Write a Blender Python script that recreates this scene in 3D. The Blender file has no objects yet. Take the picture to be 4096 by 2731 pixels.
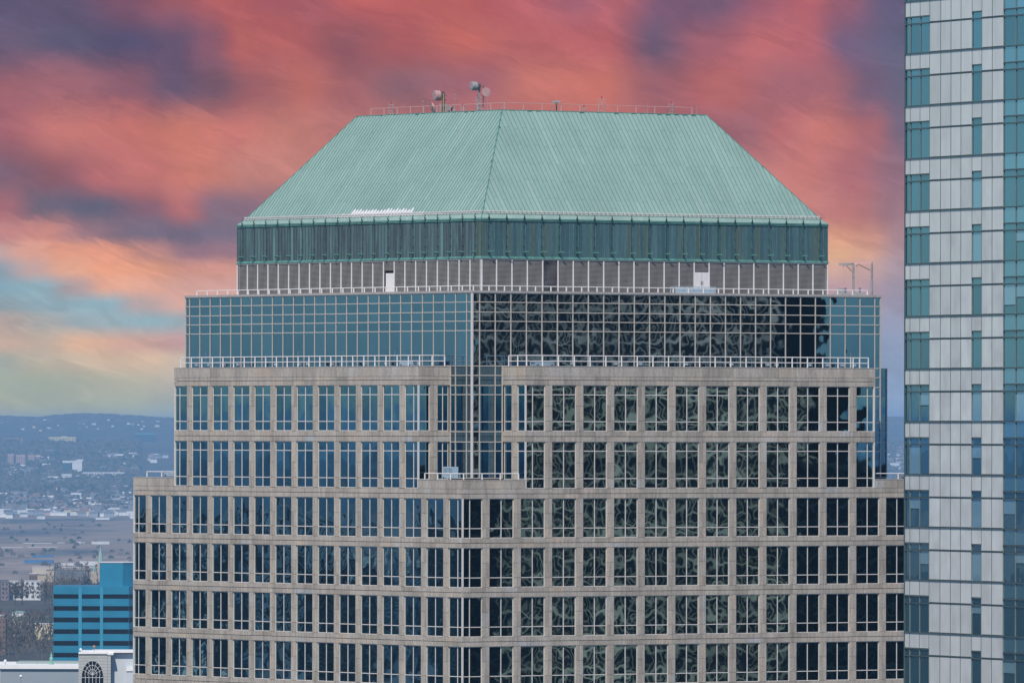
import bpy, math, random
import numpy as np
from mathutils import Vector, Matrix, Euler
random.seed(7); np.random.seed(7)
scene = bpy.context.scene
COL = scene.collection
R = math.radians

# ------------------------------------------------------------------ camera
H = 150.0                      # camera height above the low ground
FPX, TILT, ROLL = 38895.67, 9.28570929e-03, 1.69206551e-03
cam_data = bpy.data.cameras.new('camera')
cam = bpy.data.objects.new('camera', cam_data); COL.objects.link(cam)
cam_data.sensor_width = 36.0; cam_data.lens = FPX / 4096 * 36.0
cam_data.clip_start = 1.0; cam_data.clip_end = 120000.0
cam.location = (0, 0, H)
cam.rotation_euler = (Matrix.Rotation(R(90) + TILT, 3, 'X') @ Matrix.Rotation(ROLL, 3, 'Z')).to_euler()
scene.camera = cam
scene.view_settings.view_transform = 'Standard'
scene.view_settings.look = 'None'
scene.view_settings.gamma = 1.0
scene.view_settings.exposure = 0.0
scene.view_settings.use_curve_mapping = False
scene.cycles.volume_bounces = 0
scene.cycles.max_bounces = 8
scene.cycles.transparent_max_bounces = 8

# ------------------------------------------------------------------ light
SUN_AZ = Vector((-0.264, -0.966)); SUN_EL = R(51)
sun_dir = Vector((SUN_AZ.x * math.cos(SUN_EL), SUN_AZ.y * math.cos(SUN_EL), math.sin(SUN_EL)))
sl = bpy.data.lights.new('sun', 'SUN'); sl.energy = 4.3; sl.angle = R(0.6); sl.color = (1.0, 0.93, 0.82)
so = bpy.data.objects.new('sun', sl); COL.objects.link(so)
so.rotation_euler = (-sun_dir).to_track_quat('-Z', 'Y').to_euler(); so.location = (-100, -100, 600)

def lin(c):
    out = []
    for v in c:
        v = v / 255.0
        out.append(v / 12.92 if v <= 0.04045 else ((v + 0.055) / 1.055) ** 2.4)
    return (out[0], out[1], out[2], 1.0)

class NT:
    """small helper round a node tree"""
    def __init__(s, tree): s.t = tree; s.n = tree.nodes; s.l = tree.links
    def new(s, typ, **kw):
        n = s.n.new(typ)
        for k, v in kw.items(): setattr(n, k, v)
        return n
    def link(s, a, b): s.l.new(a, b)
    def put(s, sock, v):
        if hasattr(v, 'is_output') or isinstance(v, bpy.types.NodeSocket): s.l.new(v, sock)
        else: sock.default_value = v
    def math(s, op, a, b=None, c=None, clamp=False):
        n = s.new('ShaderNodeMath', operation=op); n.use_clamp = clamp
        s.put(n.inputs[0], a)
        if b is not None: s.put(n.inputs[1], b)
        if c is not None: s.put(n.inputs[2], c)
        return n.outputs[0]
    def vmath(s, op, a, b=None, scale=None):
        n = s.new('ShaderNodeVectorMath', operation=op)
        s.put(n.inputs[0], a)
        if b is not None: s.put(n.inputs[1], b)
        if scale is not None: s.put(n.inputs['Scale'], scale)
        return n.outputs['Value'] if op in ('DOT_PRODUCT', 'LENGTH') else n.outputs['Vector']
    def mix(s, f, a, b, mode='MIX'):
        n = s.new('ShaderNodeMix', data_type='RGBA', blend_type=mode); n.clamp_factor = True
        s.put(n.inputs[0], f); s.put(n.inputs[6], a); s.put(n.inputs[7], b)
        return n.outputs[2]
    def smooth(s, v, a, b, lo=0.0, hi=1.0):
        n = s.new('ShaderNodeMapRange', interpolation_type='SMOOTHSTEP')
        s.put(n.inputs[0], v); n.inputs[1].default_value = a; n.inputs[2].default_value = b
        n.inputs[3].default_value = lo; n.inputs[4].default_value = hi
        return n.outputs[0]
    def noise(s, vec, scale, detail=2.0, rough=0.5, dist=0.0):
        n = s.new('ShaderNodeTexNoise'); s.put(n.inputs['Vector'], vec)
        n.inputs['Scale'].default_value = scale; n.inputs['Detail'].default_value = detail
        n.inputs['Roughness'].default_value = rough; n.inputs['Distortion'].default_value = dist
        return n.outputs['Fac'], n.outputs['Color']
    def xyz(s, x, y, z):
        n = s.new('ShaderNodeCombineXYZ'); s.put(n.inputs[0], x); s.put(n.inputs[1], y); s.put(n.inputs[2], z)
        return n.outputs[0]
    def sep(s, v):
        n = s.new('ShaderNodeSeparateXYZ'); s.put(n.inputs[0], v); return n.outputs

# ------------------------------------------------------------------ sky
SKY_ROWS = [   # (height, [(across, (r, g, b)) ...])
 (0,   [(0,(95,85,115)),(150,(98,83,112)),(300,(128,82,104)),(400,(160,88,100)),(500,(186,90,92)),(620,(172,86,96)),(720,(168,88,98)),(820,(192,90,92)),(1000,(196,90,90)),(1200,(188,94,102)),(1330,(165,92,110)),(1420,(180,94,106)),(1525,(130,90,120)),(1640,(122,90,118)),(1750,(160,90,110)),(1854,(186,95,106)),(1930,(150,90,110)),(2040,(100,90,120))]),
 (100, [(0,(108,90,116)),(150,(92,85,112)),(300,(90,80,112)),(400,(105,82,110)),(480,(142,86,104)),(550,(190,92,90)),(650,(190,92,92)),(800,(152,86,96)),(920,(176,88,92)),(1060,(200,95,88)),(1200,(188,94,96)),(1378,(190,95,100)),(1500,(115,90,115)),(1620,(168,95,110)),(1744,(198,105,110)),(1850,(190,100,110)),(1950,(120,95,125)),(2060,(98,95,122))]),
 (200, [(0,(160,95,105)),(150,(165,100,110)),(300,(145,90,105)),(400,(108,85,110)),(480,(125,88,105)),(580,(168,95,100)),(700,(196,102,95)),(800,(165,95,100)),(920,(140,95,105)),(1100,(160,95,105)),(1230,(200,108,98)),(1378,(208,108,96)),(1500,(160,95,105)),(1650,(192,100,100)),(1800,(170,100,110)),(1900,(165,98,108)),(2000,(120,95,120)),(2070,(108,100,125))]),
 (300, [(0,(172,98,108)),(150,(204,112,105)),(300,(205,108,100)),(400,(216,118,100)),(550,(205,112,104)),(650,(198,116,105)),(800,(190,112,108)),(1400,(190,105,102)),(1660,(160,95,105)),(1720,(162,100,110)),(1800,(192,105,108)),(1900,(206,112,105)),(2000,(180,105,112)),(2070,(125,105,128))]),
 (400, [(0,(128,94,110)),(150,(150,90,100)),(250,(186,100,100)),(350,(198,106,100)),(450,(212,118,100)),(560,(204,126,114)),(1000,(190,115,112)),(1750,(196,115,112)),(1850,(205,115,108)),(1950,(182,105,112)),(2060,(155,110,125))]),
 (480, [(0,(178,108,115)),(90,(115,100,116)),(220,(100,95,115)),(350,(140,95,110)),(430,(190,106,106)),(510,(135,105,120)),(1000,(180,115,115)),(1800,(206,125,115)),(1950,(198,116,112)),(2060,(165,120,130))]),
 (540, [(0,(204,130,125)),(100,(208,130,118)),(200,(160,118,125)),(300,(128,108,125)),(400,(122,106,125)),(520,(126,110,128)),(1000,(180,120,120)),(1850,(220,145,120)),(1930,(225,150,120)),(1990,(215,145,125)),(2070,(178,138,145))]),
 (580, [(0,(205,165,160)),(60,(230,160,138)),(150,(234,150,118)),(250,(238,150,118)),(350,(200,135,125)),(430,(160,118,130)),(1000,(190,130,125)),(1850,(225,165,130)),(1930,(234,172,130)),(1990,(222,158,130)),(2070,(178,145,152))]),
 (620, [(0,(150,165,175)),(80,(205,165,158)),(150,(238,165,132)),(250,(244,156,116)),(350,(238,155,118)),(430,(226,150,130)),(1000,(200,150,140)),(1900,(215,165,145)),(1990,(200,158,150)),(2070,(174,150,160))]),
 (660, [(0,(142,178,190)),(100,(146,176,184)),(180,(190,160,155)),(250,(238,165,132)),(350,(234,165,138)),(430,(228,165,148)),(1000,(200,155,150)),(1950,(196,155,158)),(2070,(165,150,166))]),
 (700, [(0,(155,172,175)),(100,(150,176,182)),(250,(150,180,188)),(320,(190,165,160)),(430,(228,170,152)),(1000,(190,160,160)),(1950,(182,154,166)),(2070,(160,152,172))]),
 (740, [(0,(202,176,160)),(100,(180,175,166)),(200,(162,178,180)),(350,(155,185,190)),(430,(162,176,178)),(1000,(170,165,165)),(2050,(155,156,177))]),
 (790, [(0,(228,186,155)),(100,(218,186,155)),(180,(244,186,142)),(300,(228,170,142)),(430,(212,160,150)),(1000,(180,165,165)),(2050,(150,160,186))]),
 (830, [(0,(186,185,160)),(100,(212,190,154)),(250,(230,190,148)),(350,(238,195,152)),(430,(222,195,164)),(1000,(180,175,172)),(2050,(152,166,191))]),
 (880, [(0,(184,186,146)),(100,(190,189,146)),(300,(206,192,148)),(430,(212,187,156)),(1000,(180,182,178)),(2050,(155,171,199))]),
 (950, [(0,(212,196,112)),(150,(208,196,112)),(300,(205,196,130)),(430,(196,198,160)),(1000,(170,182,190)),(2050,(160,176,206))]),
]
def build_world():
    w = bpy.data.worlds.new('World'); scene.world = w; w.use_nodes = True
    t = NT(w.node_tree); t.n.clear()
    out = t.new('ShaderNodeOutputWorld'); bg = t.new('ShaderNodeBackground')
    sky = t.new('ShaderNodeTexSky', sky_type='NISHITA'); sky.sun_disc = False
    sky.sun_elevation = SUN_EL; sky.sun_rotation = math.atan2(SUN_AZ.x, SUN_AZ.y)
    sky.air_density = 1.0; sky.dust_density = 0.1; sky.ozone_density = 2.0; sky.altitude = 150
    bg.inputs['Strength'].default_value = 0.11
    tc = t.new('ShaderNodeTexCoord'); d = tc.outputs['Generated']
    x, y, z = t.sep(d)
    ys = t.math('MAXIMUM', y, 0.02)
    tx = t.math('DIVIDE', x, ys); tz = t.math('DIVIDE', z, ys)
    K = FPX / 1.7415
    gx = t.math('MULTIPLY_ADD', tx, K, 1176.0)
    gy = t.math('MULTIPLY_ADD', tz, -K, 991.5)
    # streaks drawn out from upper left to lower right
    th = R(19)
    a = t.math('ADD', t.math('MULTIPLY', gx, math.cos(th)), t.math('MULTIPLY', gy, math.sin(th)))
    b = t.math('SUBTRACT', t.math('MULTIPLY', gy, math.cos(th)), t.math('MULTIPLY', gx, math.sin(th)))
    sv = t.xyz(t.math('MULTIPLY', a, 0.0030), t.math('MULTIPLY', b, 0.0085), 3.3)
    f1, c1 = t.noise(sv, 1.0, 5.0, 0.55, 0.3)
    w1 = t.sep(c1)
    b = t.math('MULTIPLY_ADD', t.math('SUBTRACT', w1[2], 0.5), 260.0, b)      # let the streaks curve
    sv2 = t.xyz(t.math('MULTIPLY', a, 0.0060), t.math('MULTIPLY', b, 0.017), 7.7)
    f2, c2 = t.noise(sv2, 1.0, 8.0, 0.62, 0.35)
    gx2 = t.math('ADD', gx, t.math('MULTIPLY', t.math('SUBTRACT', w1[0], 0.5), t.smooth(gy, 520, 620, 80, 30)))
    gy2 = t.math('ADD', gy, t.math('MULTIPLY', t.math('SUBTRACT', w1[1], 0.5), t.smooth(gy, 520, 620, 36, 14)))
    gy2 = t.math('ADD', gy2, t.math('MULTIPLY', t.math('SUBTRACT', f2, 0.5), t.smooth(gy, 540, 640, 54, 18)))
    fx = t.math('DIVIDE', gx2, 2352.0, clamp=True)
    cur = None; py = None
    for yy, stops in SKY_ROWS:
        r = t.new('ShaderNodeValToRGB'); cr = r.color_ramp; cr.interpolation = 'EASE'
        t.link(fx, r.inputs[0])
        while len(cr.elements) < len(stops): cr.elements.new(0.5)
        for e, (sx, c) in zip(cr.elements, stops): pass
        els = list(cr.elements)
        for i, (sx, c) in enumerate(stops): els[i].position = min(1.0, sx / 2352.0)
        for i, (sx, c) in enumerate(stops): cr.elements[i].color = lin(c)
        if cur is None: cur = r.outputs[0]
        else: cur = t.mix(t.smooth(gy2, py, yy), cur, r.outputs[0])
        py = yy
    # wisps: lighter and darker threads inside the cloud
    f4, _ = t.noise(t.xyz(t.math('MULTIPLY', a, 0.0045), t.math('MULTIPLY', b, 0.032), 1.1), 1.0, 7.0, 0.6, 0.6)
    wisp = t.math('MULTIPLY', t.smooth(f2, 0.25, 0.75, 0.90, 1.09), t.smooth(f4, 0.3, 0.75, 0.955, 1.06))
    wisp2 = t.smooth(f1, 0.25, 0.75, 0.93, 1.07)
    cur = t.vmath('SCALE', cur, scale=t.math('MULTIPLY', t.math('MULTIPLY', wisp, wisp2), 0.95))
    hs = t.new('ShaderNodeHueSaturation'); hs.inputs['Saturation'].default_value = 0.96; hs.inputs['Hue'].default_value = 0.504
    t.link(cur, hs.inputs['Color']); cur = hs.outputs[0]
    # the cloud bank thins out to clear blue sky away from the sunset side
    az = t.math('ARCTAN2', x, y); el = t.math('ARCSINE', z)
    m = t.math('MULTIPLY', t.smooth(t.math('ABSOLUTE', az), R(10), R(36), 1, 0), t.smooth(el, R(5), R(26), 1, 0))
    m = t.math('MULTIPLY', m, t.math('GREATER_THAN', y, 0.05))
    cloud = t.vmath('SCALE', cur, scale=1/0.11)         # undoes the background strength
    clear = t.vmath('MULTIPLY', sky.outputs[0], (0.56, 0.82, 1.08))
    col = t.mix(m, clear, cloud)
    t.link(col, bg.inputs['Color']); t.link(bg.outputs[0], out.inputs['Surface'])
build_world()

# ------------------------------------------------------------------ materials
def new_mat(name):
    m = bpy.data.materials.new(name); m.use_nodes = True
    t = NT(m.node_tree); bs = t.n.get('Principled BSDF')
    return m, t, bs
def simple(name, col, rough=0.6, metal=0.0, noise=0.15, nscale=3.0, stretch=(1, 1, 1)):
    m, t, bs = new_mat(name)
    tc = t.new('ShaderNodeTexCoord')
    v = t.vmath('MULTIPLY', tc.outputs['Object'], stretch)
    f, _ = t.noise(v, nscale, 4.0, 0.6)
    k = t.smooth(f, 0.25, 0.75, 1 - noise, 1 + noise)
    t.link(t.vmath('SCALE', (col[0], col[1], col[2]), scale=k), bs.inputs['Base Color'])
    bs.inputs['Roughness'].default_value = rough; bs.inputs['Metallic'].default_value = metal
    return m
def per_piece(t):
    """a number in 0..1 that differs from piece to piece"""
    oi = t.new('ShaderNodeObjectInfo'); at = t.new('ShaderNodeAttribute', attribute_name='tint')
    return t.math('FRACT', t.math('ADD', oi.outputs['Random'], at.outputs['Fac']))
def ramp(t, f, stops, interp='LINEAR'):
    r = t.new('ShaderNodeValToRGB'); cr = r.color_ramp; cr.interpolation = interp
    while len(cr.elements) < len(stops): cr.elements.new(0.5)
    for i, (p, c) in enumerate(stops): cr.elements[i].position = p
    for i, (p, c) in enumerate(stops): cr.elements[i].color = (c[0], c[1], c[2], 1)
    t.put(r.inputs[0], f); return r.outputs[0]

def mat_granite():
    m, t, bs = new_mat('granite')
    rnd = per_piece(t)
    geo = t.new('ShaderNodeNewGeometry'); P = geo.outputs['Position']
    base = ramp(t, rnd, [(0.0, (0.370, 0.318, 0.262)), (0.35, (0.445, 0.386, 0.322)), (0.8, (0.475, 0.415, 0.350)), (0.93, (0.51, 0.410, 0.32)), (1.0, (0.435, 0.42, 0.40))])
    f, _ = t.noise(P, 9.0, 3.0, 0.8)
    g = t.smooth(f, 0.2, 0.8, 0.72, 1.28)
    f2, _ = t.noise(t.vmath('MULTIPLY', P, (1, 1, 0.25)), 0.7, 4.0, 0.6)
    g2 = t.smooth(f2, 0.25, 0.75, 0.86, 1.1)
    f3, _ = t.noise(t.vmath('MULTIPLY', P, (1, 1, 0.12)), 4.5, 3.0, 0.5)
    g3 = t.smooth(f3, 0.35, 0.8, 1.06, 0.78)
    k = t.math('MULTIPLY', t.math('MULTIPLY', g, g2), g3)
    t.link(t.vmath('SCALE', base, scale=k), bs.inputs['Base Color'])
    bs.inputs['Roughness'].default_value = 0.55
    return m
def mat_glass(name, tint, amp, pillow, nscale=0.9, inner=(0.001, 0.003, 0.005), rough=0.015, vary=0.12):
    m, t, bs = new_mat(name)
    geo = t.new('ShaderNodeNewGeometry'); N = geo.outputs['Normal']
    tc = t.new('ShaderNodeTexCoord'); O = tc.outputs['Object']
    oi = t.new('ShaderNodeObjectInfo'); rnd = oi.outputs['Random']
    off = t.vmath('ADD', O, t.xyz(t.math('MULTIPLY', rnd, 37.0), t.math('MULTIPLY', rnd, 91.0), t.math('MULTIPLY', rnd, 53.0)))
    _, c = t.noise(off, nscale, 1.5, 0.45)
    ca = t.sep(c); oc = t.sep(O); amp = t.math('MULTIPLY_ADD', t.math('FRACT', t.math('MULTIPLY', rnd, 17.3)), amp*0.9, amp*0.5)
    T = t.vmath('NORMALIZE', t.vmath('CROSS_PRODUCT', N, (0, 0, 1)))
    ta = t.math('ADD', t.math('MULTIPLY', t.math('SUBTRACT', ca[0], 0.5), amp), t.math('MULTIPLY', oc[0], -pillow))
    tb = t.math('ADD', t.math('MULTIPLY', t.math('SUBTRACT', ca[1], 0.5), amp), t.math('MULTIPLY', oc[2], pillow))
    nn = t.vmath('NORMALIZE', t.vmath('ADD', N, t.vmath('ADD', t.vmath('SCALE', T, scale=ta), t.xyz(0.0, 0.0, tb))))
    k = t.smooth(rnd, 0, 1, 1 - vary, 1 + vary)
    t.link(t.vmath('SCALE', tint, scale=k), bs.inputs['Base Color'])
    bs.inputs['Metallic'].default_value = 1.0; bs.inputs['Roughness'].default_value = rough
    t.link(nn, bs.inputs['Normal'])
    df = t.new('ShaderNodeBsdfDiffuse'); df.inputs['Color'].default_value = (*inner, 1)
    ad = t.new('ShaderNodeAddShader'); t.link(bs.outputs[0], ad.inputs[0]); t.link(df.outputs[0], ad.inputs[1])
    t.link(ad.outputs[0], t.n['Material Output'].inputs['Surface'])
    return m
def mat_roof():
    m, t, bs = new_mat('patinated_copper_sheet')
    rnd = per_piece(t)
    geo = t.new('ShaderNodeNewGeometry'); P = geo.outputs['Position']
    base = ramp(t, rnd, [(0.0, (0.235, 0.35, 0.307)), (0.85, (0.252, 0.368, 0.325)), (1.0, (0.28, 0.39, 0.345))])
    f, _ = t.noise(t.vmath('MULTIPLY', P, (1, 1, 0.35)), 0.35, 4.0, 0.6)
    f2, _ = t.noise(t.vmath('MULTIPLY', P, (1, 1, 0.3)), 5.0, 3.0, 0.6)
    k = t.math('MULTIPLY', t.smooth(f, 0.25, 0.75, 0.90, 1.07), t.smooth(f2, 0.25, 0.75, 0.97, 1.03))
    t.link(t.vmath('SCALE', base, scale=k), bs.inputs['Base Color'])
    bs.inputs['Roughness'].default_value = 0.6
    return m
def mat_fascia(name, streak, cols):
    m, t, bs = new_mat(name)
    rnd = per_piece(t)
    geo = t.new('ShaderNodeNewGeometry'); P = geo.outputs['Position']
    base = ramp(t, rnd, cols)
    f, _ = t.noise(t.vmath('MULTIPLY', P, (1, 1, 0.06)), 4.5, 4.0, 0.65)
    f2, _ = t.noise(t.vmath('MULTIPLY', P, (1, 1, 0.10)), 2.2, 3.0, 0.6)
    c = t.mix(t.smooth(f, 0.48, 0.72, 0, streak), base, (0.16, 0.27, 0.27, 1))
    c = t.mix(t.smooth(f2, 0.5, 0.75, 0, streak), c, (0.045, 0.04, 0.045, 1))
    f3, _ = t.noise(P, 14.0, 2.0, 0.7)
    c = t.vmath('SCALE', c, scale=t.smooth(f3, 0.25, 0.75, 0.85, 1.15))
    t.link(c, bs.inputs['Base Color']); bs.inputs['Roughness'].default_value = 0.55
    return m
GRANITE = mat_granite()
JOINT = simple('joint_mortar', (0.10, 0.095, 0.09), 0.9)
ALU = simple('painted_aluminium_beige', (0.52, 0.455, 0.39), 0.45, 0.0, 0.08)
ALUW = simple('painted_aluminium_white', (0.68, 0.62, 0.57), 0.45, 0.0, 0.06)
GLASS_L = mat_glass('coated_window_glass', (0.128, 0.245, 0.292), 0.0125, 0.0009, 0.8, vary=0.2)
GLASS_C = mat_glass('curtain_wall_glass', (0.13, 0.235, 0.325), 0.0105, 0.0007, 0.9, vary=0.07)
COPPER = mat_roof()
SEAM = simple('copper_seam', (0.07, 0.20, 0.165), 0.6, 0, 0.2, 2.0)
TRIM = simple('copper_trim', (0.13, 0.31, 0.26), 0.55, 0, 0.25, 1.5)
RIB = simple('copper_rib', (0.09, 0.20, 0.19), 0.6, 0, 0.4, 1.5)
DARKCU = simple('dark_copper', (0.03, 0.075, 0.07), 0.6, 0, 0.3, 4.0)
FASC_R = mat_fascia('fascia_copper_blue_green', 0.35, [(0, (0.045, 0.10, 0.115)), (0.45, (0.06, 0.125, 0.145)), (0.75, (0.075, 0.15, 0.165)), (0.9, (0.085, 0.115, 0.09)), (1, (0.07, 0.16, 0.16))])
FASC_L = mat_fascia('fascia_copper_streaked', 0.75, [(0, (0.065, 0.085, 0.095)), (0.5, (0.085, 0.125, 0.135)), (0.9, (0.10, 0.165, 0.17)), (1, (0.15, 0.25, 0.25))])
SLAT = simple('louvre_slat_grey', (0.25, 0.235, 0.22), 0.6, 0, 0.25, 0.9, (1, 1, 0.3))
SLAT_HOLE = simple('louvre_slat_hole_dark', (0.11, 0.105, 0.11), 0.8, 0, 0.85, 0.6)  # the dark of a torn, open panel put into the slat colour
VOID = simple('dark_void', (0.012, 0.012, 0.014), 0.9)
WHITE = simple('white_paint', (0.74, 0.70, 0.68), 0.5, 0, 0.06)
RAILW = simple('rail_white', (0.80, 0.76, 0.74), 0.45, 0, 0.05)
PINKRAIL = simple('rail_pink_sky_cast', (0.62, 0.36, 0.33), 0.5, 0, 0.1)  # pale rail with the pink cast of the sky put into its colour
STEEL = simple('galvanised_steel', (0.30, 0.30, 0.30), 0.5, 0.2, 0.2)
STEELD = simple('dark_steel', (0.07, 0.075, 0.08), 0.5, 0.2, 0.2)
DISHM = simple('dish_pale', (0.30, 0.27, 0.27), 0.5, 0, 0.1)
DISHP = simple('dish_pink', (0.46, 0.26, 0.25), 0.5, 0, 0.1)
RED = simple('red_lamp', (0.45, 0.04, 0.03), 0.4)
YELW = simple('yellow_pipe', (0.45, 0.40, 0.15), 0.5)
CABIN = simple('pale_blue_cabin', (0.38, 0.48, 0.55), 0.35, 0, 0.1)
ROOFDECK = simple('roof_deck_gravel', (0.25, 0.24, 0.22), 0.9, 0, 0.3, 1.0)
SNOW = simple('snow', (0.62, 0.60, 0.61), 0.7, 0, 0.05, 2.0)
BASEC = simple('penthouse_base_trim', (0.42, 0.38, 0.35), 0.6)

# ------------------------------------------------------------------ mesh helpers
class MB:
    def __init__(s): s.v = []; s.f = []; s.m = []; s.t = []
    def add(s, vs, fs, mi=0, tint=0.0):
        o = len(s.v); s.v += [tuple(p) for p in vs]
        for f in fs: s.f.append(tuple(i + o for i in f)); s.m.append(mi); s.t.append(tint)
    def box(s, x0, x1, y0, y1, z0, z1, mi=0, tint=0.0):
        s.add([(x0,y0,z0),(x1,y0,z0),(x1,y1,z0),(x0,y1,z0),(x0,y0,z1),(x1,y0,z1),(x1,y1,z1),(x0,y1,z1)],
              [(0,3,2,1),(4,5,6,7),(0,1,5,4),(1,2,6,5),(2,3,7,6),(3,0,4,7)], mi, tint)
    def bar(s, a, b, r, mi=0, n=6, r2=None):
        a = Vector(a); b = Vector(b); d = b - a
        if d.length < 1e-6: return
        q = d.to_track_quat('Z', 'Y'); r2 = r if r2 is None else r2
        vs = []
        for k in range(n):
            w = 2 * math.pi * (k + .5) / n; vs.append(a + q @ Vector((r*math.cos(w), r*math.sin(w), 0)))
        for k in range(n):
            w = 2 * math.pi * (k + .5) / n; vs.append(b + q @ Vector((r2*math.cos(w), r2*math.sin(w), 0)))
        s.add(vs, [(k, (k+1) % n, n+(k+1) % n, n+k) for k in range(n)] + [tuple(range(n-1, -1, -1)), tuple(range(n, 2*n))], mi)
    def lathe(s, prof, n=14, mi=0, M=None):
        vs = []; M = M or Matrix.Identity(4)
        for (r, z) in prof:
            for k in range(n):
                w = 2*math.pi*k/n; vs.append(M @ Vector((r*math.cos(w), r*math.sin(w), z)))
        fs = []
        for j in range(len(prof)-1):
            for k in range(n):
                fs.append((j*n+k, j*n+(k+1) % n, (j+1)*n+(k+1) % n, (j+1)*n+k))
        fs.append(tuple(range(n-1, -1, -1))); fs.append(tuple(range((len(prof)-1)*n, len(prof)*n)))
        s.add(vs, fs, mi)
    def mesh(s, name, mats):
        me = bpy.data.meshes.new(name); me.from_pydata(s.v, [], s.f); me.update()
        if not isinstance(mats, (list, tuple)): mats = [mats]
        for m in mats: me.materials.append(m)
        if len(mats) > 1: me.polygons.foreach_set('material_index', s.m)
        if any(s.t):
            at = me.attributes.new('tint', 'FLOAT', 'FACE'); at.data.foreach_set('value', s.t)
        return me
    def build(s, name, mats, parent=None, loc=(0,0,0), rotz=0.0, **props):
        return link(name, s.mesh(name, mats), parent, loc, rotz, **props)
def link(name, me, parent=None, loc=(0,0,0), rotz=0.0, **props):
    o = bpy.data.objects.new(name, me); COL.objects.link(o)
    if parent is not None: o.parent = parent
    o.location = loc; o.rotation_euler = (0, 0, rotz)
    for k, v in props.items(): o[k] = v
    return o
def empty(name, label, cat, loc=(0,0,0), rotz=0.0, group=None):
    o = bpy.data.objects.new(name, None); COL.objects.link(o)
    o.location = loc; o.rotation_euler = (0, 0, rotz); o['label'] = label; o['category'] = cat
    if group: o['group'] = group
    return o
_mc = {}
def box_mesh(name, x0, x1, y0, y1, z0, z1, mat):
    k = (name, mat.name) + tuple(round(v, 3) for v in (x0, x1, y0, y1, z0, z1))
    if k not in _mc:
        b = MB(); b.box(x0, x1, y0, y1, z0, z1); _mc[k] = b.mesh(name, mat)
    return _mc[k]

# ------------------------------------------------------------------ office tower (granite, glass, copper roof)
W = 3.05; ANG = 0.949577776
CX, CY = -3.88758137, 767.606004
L = 15.4876; G0 = 0.7529            # plan size in bays, first pier line
LW = L * W
tower = empty('office_tower', 'beige granite and dark glass office tower with stepped corners and green copper hipped roof', 'office tower', (CX, CY, 0), math.pi/2 - ANG)
def zz(r): return H + r
class Face:
    """one wall plane: origin, 0 = faces the right-hand side, 1 = faces the left-hand side"""
    def __init__(s, u, v, side, length): s.o = (u*W, v*W); s.side = side; s.len = length*W
    def loc(s, a, z): return (s.o[0] + a, s.o[1], zz(z)) if s.side == 0 else (s.o[0], s.o[1] - a, zz(z))
    @property
    def rot(s): return 0.0 if s.side == 0 else -math.pi/2
def fR(u0, u1, v): return Face(u0, v, 0, u1-u0)
def fL(v0, v1, u): return Face(u, v1, 1, v1-v0)
def grid(face, lo, hi, start=G0, step=1.0):
    """positions of pier lines inside a face, in metres along it; lo and hi are bay coordinates"""
    out = []; k = 0
    while start + k*step < hi - 1e-3:
        g = start + k*step
        if g > lo + 1e-3: out.append((g-lo)*W if face.side == 0 else (hi-g)*W)
        k += 1
    return sorted(out)
panels = []      # (area, face, s0, s1, z0, z1)
GAP = 0.011
def panel(face, s0, s1, z0, z1):
    if s1 - s0 < 0.06: return
    vis = 0.813 if face.side == 0 else 0.582
    panels.append(((s1-s0)*(z1-z0)*vis, face, s0+GAP, s1-GAP, z0+GAP, z1-GAP))
def band(face, s0, s1, z0, z1, cuts):
    c = [s0] + [q for q in cuts if s0+.05 < q < s1-.05] + [s1]
    for a, b in zip(c[:-1], c[1:]): panel(face, a, b, z0, z1)
_wc = {}
def window(face, s0, s1, z0, z1, mull, trans, glass=None, parent=None):
    glass = glass or GLASS_L
    w = s1-s0; h = z1-z0
    xs = [0.0] + [m-s0 for m in mull] + [w]; zs = [0.0] + [q-z0 for q in trans] + [h]
    key = tuple(round(q, 3) for q in xs+zs)
    if key not in _wc:
        b = MB(); e = 0.05; m = 0.032
        b.box(0, w, 0.085, 0.143, 0, e); b.box(0, w, 0.085, 0.143, h-e, h)
        b.box(0, e, 0.085, 0.143, e, h-e); b.box(w-e, w, 0.085, 0.143, e, h-e)
        for q in xs[1:-1]: b.box(q-m, q+m, 0.087, 0.14, e, h-e)
        for q in zs[1:-1]:
            for p0, p1 in zip(xs[:-1], xs[1:]):
                b.box(p0+(e if p0 == 0 else m), p1-(e if p1 == w else m), 0.09, 0.138, q-m, q+m)
        _wc[key] = b.mesh('window', ALUW)
    wo = link('window', _wc[key], parent or tower, face.loc(s0, z0), face.rot)
    for i in range(len(xs)-1):
        for j in range(len(zs)-1):
            a0 = xs[i]+(e0 if (e0 := (0.05 if i == 0 else 0.032)) else 0); a1 = xs[i+1]-(0.05 if i == len(xs)-2 else 0.032)
            b0 = zs[j]+(0.05 if j == 0 else 0.032); b1 = zs[j+1]-(0.05 if j == len(zs)-2 else 0.032)
            pw = (a1-a0)/2; ph = (b1-b0)/2
            link('pane', box_mesh('pane', -pw-.01, pw+.01, 0, 0.02, -ph-.01, ph+.01, glass), wo, ((a0+a1)/2, 0.122, (b0+b1)/2))
    return wo
HP = 0.113*W    # half a pier
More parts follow.
